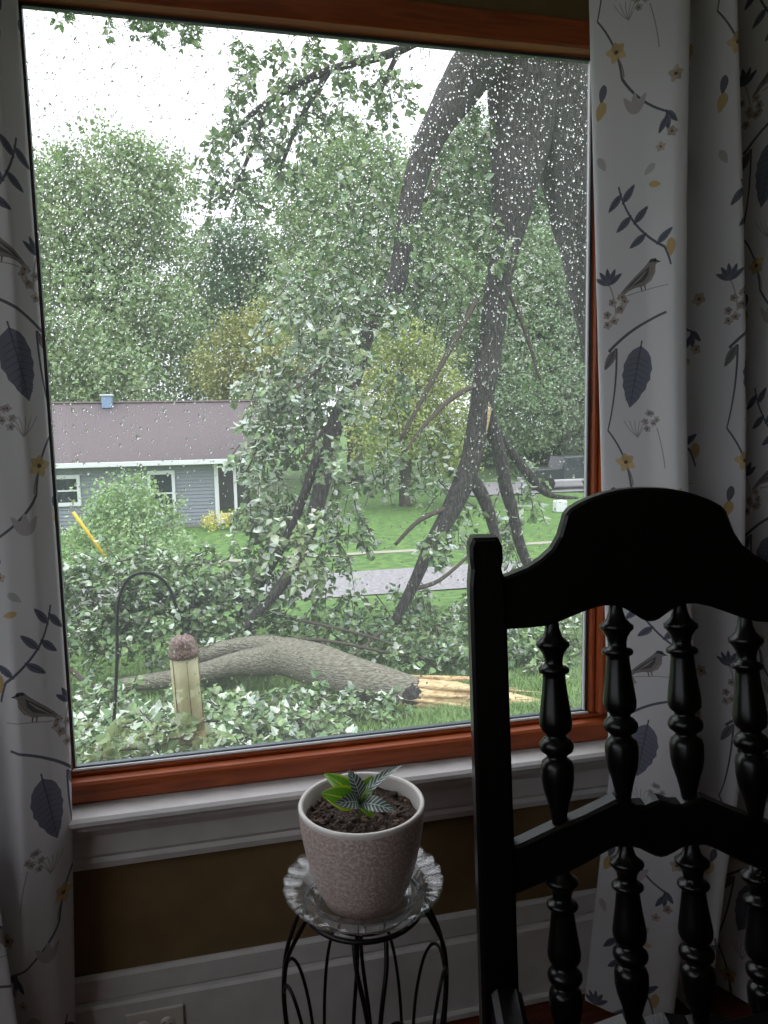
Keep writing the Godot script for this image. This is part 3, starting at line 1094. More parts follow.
	part("body", prism(st2, 1.9, 0.05), paint, car)
	for x in [-1.75, 1.7]:
		for zz in [-0.9, 0.9]:
			var wh := part("wheel", lathe([Vector2(0, -0.12), Vector2(0.3, -0.12), Vector2(0.4, -0.09), Vector2(0.4, 0.09), Vector2(0.3, 0.12), Vector2(0, 0.12)], 20), mat(Color(0.06, 0.06, 0.06), 0.8), car)
			wh.rotation.x = PI / 2
			wh.position = Vector3(x, 0.4, zz)
	part("side_window", prism(PackedVector2Array([Vector2(-0.62, 1.28), Vector2(-0.55, 1.74), Vector2(0.6, 1.76), Vector2(0.98, 1.28)]), 1.94), pane, car)
	part("bumper", box_mesh(Vector3(-2.75, 0.6, 0), Vector3(0.15, 0.18, 1.8), 0.03), mat(Color(0.75, 0.75, 0.76), 0.3, 0.6), car)
	part("side_trim", box_mesh(Vector3(0, 0.55, 0.97), Vector3(5.0, 0.12, 0.05), 0.02), mat(Color(0.75, 0.75, 0.76), 0.4), car)

func build_far() -> void:
	tree("tree", "tall pale leafy tree standing above the house roof vent", Vector3(-5.84, -2.23, -44.00), 0.50, [[Vector3(-5.331, 14.879, -44.000), 3.52], [Vector3(-7.848, 15.295, -44.000), 1.90], [Vector3(-2.628, 15.875, -45.000), 2.11], [Vector3(-4.134, 16.953, -44.000), 1.59], [Vector3(-8.705, 13.374, -44.000), 2.24], [Vector3(-7.244, 11.293, -43.000), 3.32], [Vector3(-3.406, 11.871, -45.000), 3.25], [Vector3(-6.303, 7.100, -42.000), 3.85], [Vector3(-2.674, 6.987, -43.000), 3.45], [Vector3(-8.311, 3.856, -42.000), 3.02], [Vector3(-4.963, 3.452, -40.000), 3.20]], Color(0.282, 0.390, 0.198), 34, 0.62, "trees beyond the street", "tree")
	tree("tree", "dark dense tree between the house and the yellowish tree", Vector3(1.25, -1.94, -52.00), 0.50, [[Vector3(1.732, 12.957, -52.000), 3.35], [Vector3(4.499, 10.800, -53.000), 3.97], [Vector3(0.163, 8.234, -50.000), 4.04], [Vector3(5.356, 7.146, -52.000), 4.31], [Vector3(0.966, 3.895, -50.000), 3.76]], Color(0.135, 0.232, 0.122), 40, 0.62, "trees beyond the street", "tree")
	tree("tree", "low rounded yellow green tree behind the roof ridge", Vector3(1.70, -2.30, -38.00), 0.30, [[Vector3(2.135, 5.875, -38.000), 2.20], [Vector3(0.541, 4.588, -38.000), 1.98], [Vector3(3.571, 4.753, -37.000), 2.07], [Vector3(1.772, 3.288, -38.000), 2.37]], Color(.32, .35, .12), 60, 0.42, "trees beyond the street", "tree")
	tree("tree", "broad olive green tree behind the hanging limb", Vector3(8.84, -2.16, -46.00), 0.50, [[Vector3(8.614, 17.971, -46.000), 2.84], [Vector3(6.299, 14.837, -46.000), 3.46], [Vector3(11.391, 15.962, -47.000), 3.93], [Vector3(8.591, 11.636, -45.000), 4.39], [Vector3(13.708, 11.889, -47.000), 4.68], [Vector3(5.875, 9.274, -44.000), 3.66], [Vector3(11.992, 7.166, -46.000), 3.95]], Color(0.272, 0.382, 0.189), 34, 0.62, "trees beyond the street", "tree")
	tree("tree", "yellow green tree seen between the two hanging limbs", Vector3(8.62, -2.30, -32.00), 0.30, [[Vector3(8.449, 4.991, -32.000), 2.09], [Vector3(9.870, 2.910, -32.000), 2.12], [Vector3(7.438, 1.763, -31.000), 2.27], [Vector3(10.336, 0.785, -32.000), 1.91]], Color(.31, .37, .12), 60, 0.42, "trees beyond the street", "tree")
	tree("tree", "shaggy green tree above the parked pickup", Vector3(25.01, -2.01, -50.00), 0.50, [[Vector3(24.139, 11.362, -50.000), 5.18], [Vector3(29.702, 13.369, -52.000), 6.25], [Vector3(20.587, 8.428, -50.000), 5.14], [Vector3(25.583, 5.358, -48.000), 5.09], [Vector3(20.440, 3.168, -46.000), 3.79], [Vector3(27.297, 1.684, -46.000), 4.27], [Vector3(32.029, 8.537, -50.000), 6.92]], Color(0.219, 0.315, 0.170), 36, 0.62, "trees beyond the street", "tree")
	tree("tree", "dark green tree rising behind the standing trunk", Vector3(22.68, -1.66, -60.00), 0.50, [[Vector3(21.901, 21.448, -60.000), 5.96], [Vector3(27.388, 20.051, -60.000), 6.09], [Vector3(19.163, 15.594, -60.000), 5.96], [Vector3(21.121, 11.963, -58.000), 5.86]], Color(0.172, 0.268, 0.136), 34, 0.75, "trees beyond the street", "tree")
	tree("tree", "green tree at the end of the row beyond the curtain", Vector3(39.34, -2.01, -50.00), 0.50, [[Vector3(37.142, 12.393, -50.000), 7.00], [Vector3(42.714, 8.638, -50.000), 8.00], [Vector3(34.221, 4.596, -48.000), 6.79]], Color(0.192, 0.277, 0.145), 30, 0.7, "trees beyond the street", "tree")
	tree("tree", "green tree beyond the house and the curtain", Vector3(-14.69, -2.16, -46.00), 0.50, [[Vector3(-12.894, 11.526, -46.000), 4.61], [Vector3(-16.284, 8.101, -46.000), 5.15], [Vector3(-12.330, 4.557, -44.000), 4.50]], Color(0.192, 0.277, 0.145), 30, 0.7, "trees beyond the street", "tree")
	tree("hedge", "low green hedge behind the far lawn", Vector3(24.74, -1.80, -56.00), 0.00, [[Vector3(20.321, -0.323, -56.000), 1.65], [Vector3(22.959, -0.140, -56.000), 1.84], [Vector3(26.555, -0.330, -57.000), 1.72], [Vector3(29.824, -0.411, -57.000), 2.08], [Vector3(33.655, -0.506, -57.000), 2.11], [Vector3(17.421, -0.550, -55.000), 1.61], [Vector3(37.588, -0.603, -57.000), 2.14]], Color(0.171, 0.279, 0.135), 60, 0.55, "", "hedge")
	tree("shrub", "leafy round shrub in front of the house wall", Vector3(-1.29, -1.73, -10.00), 0.06, [[Vector3(-1.356, 0.283, -10.000), 0.54], [Vector3(-1.739, 0.039, -10.300), 0.55], [Vector3(-0.967, -0.014, -9.800), 0.51], [Vector3(-1.862, -0.237, -9.600), 0.49], [Vector3(-1.227, -0.314, -9.400), 0.57], [Vector3(-0.657, -0.426, -9.000), 0.42]], Color(0.279, 0.412, 0.195), 260, 0.17, "", "shrub")
	tree("shrub", "small yellow flowering shrub beside the house corner board", Vector3(0.18, -2.31, -26.50), 0.00, [[Vector3(-0.338, -1.912, -26.500), 0.34], [Vector3(0.399, -1.909, -26.500), 0.34], [Vector3(0.919, -1.933, -26.500), 0.30]], Color(0.635, 0.587, 0.153), 200, 0.22, "", "shrub")
	var cable := part("utility_cable", tube_mesh([Vector3(1.7, 2.5, -31.4), Vector3(9.920, 3.082, -20.000), Vector3(12.848, 3.718, -14.000)], [0.012, 0.012, 0.012], 5, 8), M.dark)
	tag(cable, "thin utility cable crossing in front of the far trees", "cable")
	var pole := thing("utility_pole", "wooden utility pole at the end of the cable", "pole", Vector3(12.848, -2.260, -14.000))
	part("shaft", tube_mesh([Vector3(0, -0.3, 0), Vector3(0, 4, 0), Vector3(0, 8.0, 0)], [0.15, 0.13, 0.1], 12, 1), M.bark_far, pole)
	part("crossarm", box_mesh(Vector3(0, 7.5, 0), Vector3(0.1, 0.12, 2.0), 0.01), M.bark_far, pole)
	var guard := part("wire_guard", tube_mesh([Vector3(-1.949, 0.310, -9.000), Vector3(-1.742, -0.043, -9.000), Vector3(-1.493, -0.466, -9.000)], [0.022, 0.022, 0.022], 8, 1), mat(Color(0.86, 0.72, 0.2), 0.5))
	tag(guard, "slanting yellow plastic wire guard among the shrub leaves", "guard")
	var crate := part("white_box", box_mesh(Vector3(0, 0.25, 0), Vector3(0.5, 0.5, 0.4), 0.04), mat(Color(0.85, 0.86, 0.86), 0.5))
	crate.position = Vector3(14.09, -2.31, -27.0)
	tag(crate, "small white box standing on the far lawn", "box")
	pass

func build_broken_tree() -> void:
	var t := thing("broken_tree", "storm broken tree with split limbs hanging down to the lawn", "tree")
	part("trunk", tube_mesh([Vector3(6.565, -1.946, -7.600), Vector3(6.102, -0.573, -7.500), Vector3(5.631, 0.982, -7.500), Vector3(5.038, 2.571, -7.400), Vector3(4.654, 3.919, -7.300), Vector3(4.403, 4.714, -7.200), Vector3(4.110, 5.462, -7.100), Vector3(3.756, 5.942, -7.000), Vector3(3.408, 6.342, -7.000), Vector3(3.083, 6.898, -7.100)], [0.495, 0.450, 0.411, 0.355, 0.393, 0.420, 0.445, 0.421, 0.392, 0.345], 20, 5, 0.14), M.bark, t)
	part("limb", tube_mesh([Vector3(3.465, 5.778, -6.900), Vector3(3.062, 5.438, -6.800), Vector3(2.785, 5.064, -6.800), Vector3(2.562, 4.721, -6.700), Vector3(2.335, 4.251, -6.700), Vector3(2.161, 3.679, -6.600), Vector3(2.085, 3.249, -6.600), Vector3(1.962, 2.872, -6.500), Vector3(1.743, 2.612, -6.500), Vector3(1.557, 2.181, -6.400), Vector3(1.425, 1.744, -6.400), Vector3(1.234, 1.380, -6.300), Vector3(1.049, 0.717, -6.200), Vector3(0.849, 0.162, -6.100), Vector3(0.628, -0.190, -6.000), Vector3(0.324, -0.492, -5.900), Vector3(0.134, -0.659, -5.800)], [0.345, 0.294, 0.226, 0.178, 0.145, 0.121, 0.116, 0.115, 0.104, 0.092, 0.087, 0.091, 0.090, 0.074, 0.062, 0.046, 0.030], 14, 5, 0.14), M.bark, t)
	part("limb", tube_mesh([Vector3(3.781, 5.999, -7.000), Vector3(3.706, 5.386, -7.000), Vector3(3.656, 4.710, -7.000), Vector3(3.538, 4.048, -6.900), Vector3(3.423, 3.417, -6.900), Vector3(3.294, 2.991, -6.800), Vector3(3.191, 2.241, -6.800), Vector3(3.089, 1.884, -6.700), Vector3(2.986, 1.304, -6.700), Vector3(2.836, 0.842, -6.600), Vector3(2.579, 0.370, -6.500), Vector3(2.304, -0.008, -6.400), Vector3(2.046, -0.468, -6.300), Vector3(1.736, -0.934, -6.200)], [0.421, 0.424, 0.368, 0.259, 0.160, 0.141, 0.148, 0.147, 0.130, 0.128, 0.110, 0.080, 0.067, 0.044], 14, 5, 0.14), M.bark, t)
	part("branch", tube_mesh([Vector3(1.035, 1.076, -6.250), Vector3(0.831, 0.545, -6.300), Vector3(0.577, 0.017, -6.300), Vector3(0.319, -0.370, -6.300), Vector3(0.151, -0.609, -6.300)], [0.053, 0.048, 0.043, 0.038, 0.032], 9, 5, 0.14), M.bark, t)
	part("branch", tube_mesh([Vector3(3.076, 1.710, -6.700), Vector3(3.213, 1.299, -6.800), Vector3(3.314, 0.998, -6.800), Vector3(3.377, 0.633, -6.800), Vector3(3.468, 0.323, -6.800), Vector3(3.573, -0.115, -6.800), Vector3(3.719, -0.462, -6.800)], [0.094, 0.090, 0.084, 0.079, 0.073, 0.068, 0.062], 9, 5, 0.14), M.bark, t)
	part("branch", tube_mesh([Vector3(3.213, 1.359, -6.800), Vector3(3.393, 1.163, -6.900), Vector3(3.658, 0.871, -7.000), Vector3(3.792, 0.716, -7.000), Vector3(3.941, 0.548, -7.000), Vector3(4.105, 0.453, -7.000), Vector3(4.450, 0.413, -7.000)], [0.072, 0.061, 0.060, 0.063, 0.048, 0.032, 0.015], 9, 5, 0.14), M.bark, t)
	part("branch", tube_mesh([Vector3(2.860, 0.783, -6.600), Vector3(3.007, 0.542, -6.600), Vector3(3.094, 0.336, -6.600), Vector3(3.168, 0.058, -6.600), Vector3(3.218, -0.247, -6.600)], [0.082, 0.077, 0.071, 0.054, 0.036], 9, 5, 0.14), M.bark, t)
	part("twig", tube_mesh([Vector3(2.984, 2.797, -6.700), Vector3(2.692, 2.329, -6.600), Vector3(2.359, 1.819, -6.500), Vector3(1.974, 1.212, -6.400)], [0.035, 0.034, 0.028, 0.020], 6, 5, 0), M.twig, t)
	part("twig", tube_mesh([Vector3(2.929, 1.821, -6.600), Vector3(2.592, 1.649, -6.500), Vector3(2.265, 1.372, -6.400), Vector3(2.004, 1.081, -6.300)], [0.035, 0.030, 0.022, 0.013], 6, 5, 0), M.twig, t)
	part("twig", tube_mesh([Vector3(2.388, 3.879, -6.700), Vector3(2.575, 4.244, -6.800), Vector3(2.599, 4.299, -6.800)], [0.034, 0.028, 0.023], 6, 5, 0), M.twig, t)
	part("twig", tube_mesh([Vector3(1.605, 2.351, -6.400), Vector3(1.255, 2.128, -6.300), Vector3(0.862, 1.810, -6.200), Vector3(0.693, 1.673, -6.100)], [0.032, 0.025, 0.019, 0.012], 6, 5, 0), M.twig, t)
	part("twig", tube_mesh([Vector3(1.365, 1.551, -6.400), Vector3(1.092, 1.319, -6.300), Vector3(0.836, 1.010, -6.200)], [0.033, 0.024, 0.016], 6, 5, 0), M.twig, t)
	part("twig", tube_mesh([Vector3(2.640, 0.449, -6.500), Vector3(2.191, 0.307, -6.400), Vector3(1.895, 0.038, -6.400)], [0.035, 0.027, 0.018], 6, 5, 0), M.twig, t)
	part("twig", tube_mesh([Vector3(2.011, -0.465, -6.300), Vector3(2.387, -0.376, -6.300), Vector3(2.905, -0.018, -6.400)], [0.034, 0.023, 0.014], 6, 5, 0), M.twig, t)
	part("twig", tube_mesh([Vector3(3.320, 3.163, -6.800), Vector3(3.679, 2.491, -6.900), Vector3(3.876, 1.894, -6.900)], [0.035, 0.029, 0.017], 6, 5, 0), M.twig, t)
	part("torn_strip", tube_mesh([Vector3(3.064, 1.992, -6.600), Vector3(3.075, 1.740, -6.600), Vector3(3.087, 1.510, -6.600), Vector3(3.061, 1.278, -6.600)], [0.01, 0.03, 0.035, 0.008], 6, 3), M.torn, t)
	var st := new_st()
	var xf := []
	var cols := []
	for c in [[Vector3(0.927, 2.424, -6.600), Vector3(0.35, 0.54, 0.41), 38, 15, 0.60],
		[Vector3(0.592, 1.724, -6.500), Vector3(0.28, 0.49, 0.34), 40, 15, 0.65],
		[Vector3(0.457, 1.141, -6.400), Vector3(0.26, 0.40, 0.32), 32, 15, 0.60],
		[Vector3(0.918, 1.509, -6.600), Vector3(0.29, 0.55, 0.35), 38, 15, 0.60],
		[Vector3(1.356, 2.893, -6.800), Vector3(0.36, 0.45, 0.43), 36, 15, 0.50],
		[Vector3(1.276, 2.068, -6.800), Vector3(0.27, 0.41, 0.34), 20, 15, 0.50],
		[Vector3(1.579, 3.546, -7.000), Vector3(0.39, 0.53, 0.46), 34, 14, 0.35],
		[Vector3(1.870, 4.140, -7.100), Vector3(0.30, 0.46, 0.37), 24, 14, 0.35],
		[Vector3(2.587, 3.460, -7.200), Vector3(0.36, 0.60, 0.43), 36, 15, 0.30],
		[Vector3(3.006, 4.202, -7.300), Vector3(0.41, 0.67, 0.49), 42, 15, 0.25],
		[Vector3(2.832, 2.880, -7.200), Vector3(0.41, 0.44, 0.49), 24, 14, 0.35],
		[Vector3(3.240, 4.795, -7.300), Vector3(0.27, 0.44, 0.34), 20, 14, 0.25],
		[Vector3(1.913, 0.975, -6.900), Vector3(0.35, 0.47, 0.42), 18, 13, 0.50],
		[Vector3(1.409, 0.647, -6.800), Vector3(0.35, 0.46, 0.42), 24, 14, 0.50],
		[Vector3(0.754, 0.576, -6.600), Vector3(0.29, 0.47, 0.36), 32, 14, 0.55],
		[Vector3(0.360, 0.437, -6.500), Vector3(0.28, 0.37, 0.35), 30, 14, 0.50],
		[Vector3(1.187, 0.046, -6.600), Vector3(0.38, 0.29, 0.45), 20, 13, 0.40],
		[Vector3(0.492, -0.182, -6.400), Vector3(0.37, 0.28, 0.43), 26, 14, 0.45],
		[Vector3(2.402, 0.960, -6.900), Vector3(0.31, 0.48, 0.38), 18, 13, 0.40],
		[Vector3(2.706, 0.225, -6.900), Vector3(0.34, 0.39, 0.41), 18, 13, 0.40],
		[Vector3(2.260, -0.640, -6.700), Vector3(0.40, 0.21, 0.47), 18, 13, 0.30],
		[Vector3(3.498, 0.036, -7.100), Vector3(0.28, 0.51, 0.35), 20, 13, 0.50],
		[Vector3(3.857, 0.645, -7.300), Vector3(0.28, 0.39, 0.36), 12, 13, 0.45],
		[Vector3(2.986, -0.692, -6.700), Vector3(0.36, 0.24, 0.44), 18, 13, 0.40],
		[Vector3(3.652, 3.156, -7.300), Vector3(0.32, 0.57, 0.40), 18, 13, 0.30],
		[Vector3(3.898, 2.434, -7.400), Vector3(0.26, 0.51, 0.33), 12, 13, 0.35],
		[Vector3(2.182, 2.966, -7.100), Vector3(0.31, 0.43, 0.38), 16, 14, 0.35],
		[Vector3(0.781, 2.897, -6.600), Vector3(0.22, 0.39, 0.28), 12, 13, 0.55],
		[Vector3(1.382, -0.580, -6.500), Vector3(0.41, 0.20, 0.48), 18, 13, 0.30],
		[Vector3(2.075, 1.852, -7.000), Vector3(0.31, 0.43, 0.38), 12, 13, 0.40],
		[Vector3(1.298, 2.285, -5.900), Vector3(0.22, 0.24, 0.28), 16, 13, 0.60],
		[Vector3(1.357, 1.787, -5.900), Vector3(0.18, 0.26, 0.24), 12, 13, 0.60],
		[Vector3(1.740, 2.553, -6.000), Vector3(0.16, 0.21, 0.23), 8, 13, 0.50],
		[Vector3(0.849, 0.048, -5.700), Vector3(0.20, 0.20, 0.26), 9, 13, 0.50],
		[Vector3(1.532, 2.650, -6.000), Vector3(0.16, 0.25, 0.22), 8, 13, 0.50],
		[Vector3(1.096, 1.088, -5.800), Vector3(0.14, 0.26, 0.20), 8, 13, 0.60],
		[Vector3(0.761, 0.406, -5.700), Vector3(0.18, 0.26, 0.24), 9, 13, 0.50],
		[Vector3(2.237, 3.367, -6.200), Vector3(0.15, 0.28, 0.21), 6, 12, 0.40],
		[Vector3(3.220, 3.454, -6.400), Vector3(0.16, 0.33, 0.22), 7, 12, 0.35],
		[Vector3(2.300, 0.075, -6.000), Vector3(0.17, 0.22, 0.24), 7, 12, 0.40]]:
		leafy(st, c[0], c[1], c[2], c[3], 0.085, 0.75, c[4], xf, cols)
	part("twigs", done(st), M.twig, t).set_meta("kind", "stuff")
	var rest := single_leaves(t, xf, cols, 200)
	foliage("foliage", t, LEAF, M.leaf, rest[0], rest[1])
	# branch reaching in from above
	t = thing("overhanging_branch", "leafy branch tips hanging in front of the grey sky", "branch")
	part("bough", tube_mesh([Vector3(3.758, 7.210, -9.000), Vector3(2.724, 6.587, -9.000), Vector3(1.729, 6.243, -9.000), Vector3(0.897, 5.792, -9.000), Vector3(0.277, 5.238, -9.000)], [0.071, 0.063, 0.055, 0.041, 0.027], 8, 5, 0.05), M.bark, t)
	part("bough", tube_mesh([Vector3(1.729, 6.243, -9.000), Vector3(1.295, 5.562, -9.000), Vector3(0.999, 4.892, -9.000)], [0.041, 0.034, 0.021], 8, 5, 0.05), M.bark, t)
	part("bough", tube_mesh([Vector3(2.724, 6.587, -9.000), Vector3(2.501, 6.175, -9.000), Vector3(2.424, 5.905, -9.000)], [0.042, 0.028, 0.021], 8, 5, 0.05), M.bark, t)
	part("bough", tube_mesh([Vector3(1.777, 7.896, -9.000), Vector3(0.695, 7.403, -9.000), Vector3(-0.218, 7.002, -9.000), Vector3(-0.974, 6.745, -9.000)], [0.067, 0.053, 0.039, 0.026], 8, 5, 0.05), M.bark, t)
	part("bough", tube_mesh([Vector3(0.897, 5.792, -9.000), Vector3(0.529, 4.931, -9.000), Vector3(0.237, 4.332, -9.000)], [0.034, 0.027, 0.016], 8, 5, 0.05), M.bark, t)
	st = new_st()
	xf = []
	cols = []
	for c in [[Vector3(0.778, 6.164, -9.000), Vector3(0.43, 0.43, 0.51), 20, 12, 0.20],
		[Vector3(1.457, 6.349, -9.000), Vector3(0.49, 0.46, 0.57), 24, 12, 0.20],
		[Vector3(2.221, 6.348, -9.000), Vector3(0.50, 0.42, 0.58), 22, 12, 0.20],
		[Vector3(2.643, 6.120, -9.000), Vector3(0.31, 0.36, 0.39), 10, 12, 0.20],
		[Vector3(1.302, 5.757, -9.000), Vector3(0.46, 0.46, 0.55), 20, 12, 0.25],
		[Vector3(0.486, 5.507, -9.000), Vector3(0.38, 0.46, 0.46), 18, 12, 0.20],
		[Vector3(0.200, 4.977, -9.000), Vector3(0.27, 0.46, 0.35), 12, 11, 0.20],
		[Vector3(0.663, 4.939, -9.000), Vector3(0.41, 0.49, 0.49), 16, 12, 0.25],
		[Vector3(0.373, 4.403, -9.000), Vector3(0.41, 0.43, 0.49), 16, 12, 0.25],
		[Vector3(1.140, 5.031, -9.000), Vector3(0.36, 0.47, 0.44), 12, 12, 0.25],
		[Vector3(1.857, 5.863, -9.000), Vector3(0.41, 0.36, 0.50), 10, 11, 0.20],
		[Vector3(-0.854, 6.709, -9.000), Vector3(0.31, 0.23, 0.39), 9, 11, 0.10],
		[Vector3(-0.356, 6.757, -9.000), Vector3(0.29, 0.26, 0.36), 10, 11, 0.10],
		[Vector3(-0.106, 6.708, -9.000), Vector3(0.16, 0.24, 0.24), 5, 11, 0.10],
		[Vector3(-1.689, 6.793, -9.000), Vector3(0.20, 0.13, 0.28), 3, 11, 0.10]]:
		leafy(st, c[0], c[1], c[2], c[3], 0.1, 0.6, c[4], xf, cols)
	part("twigs", done(st), M.twig, t).set_meta("kind", "stuff")
	foliage("foliage", t, LEAF, M.leaf, xf, cols)

	pass

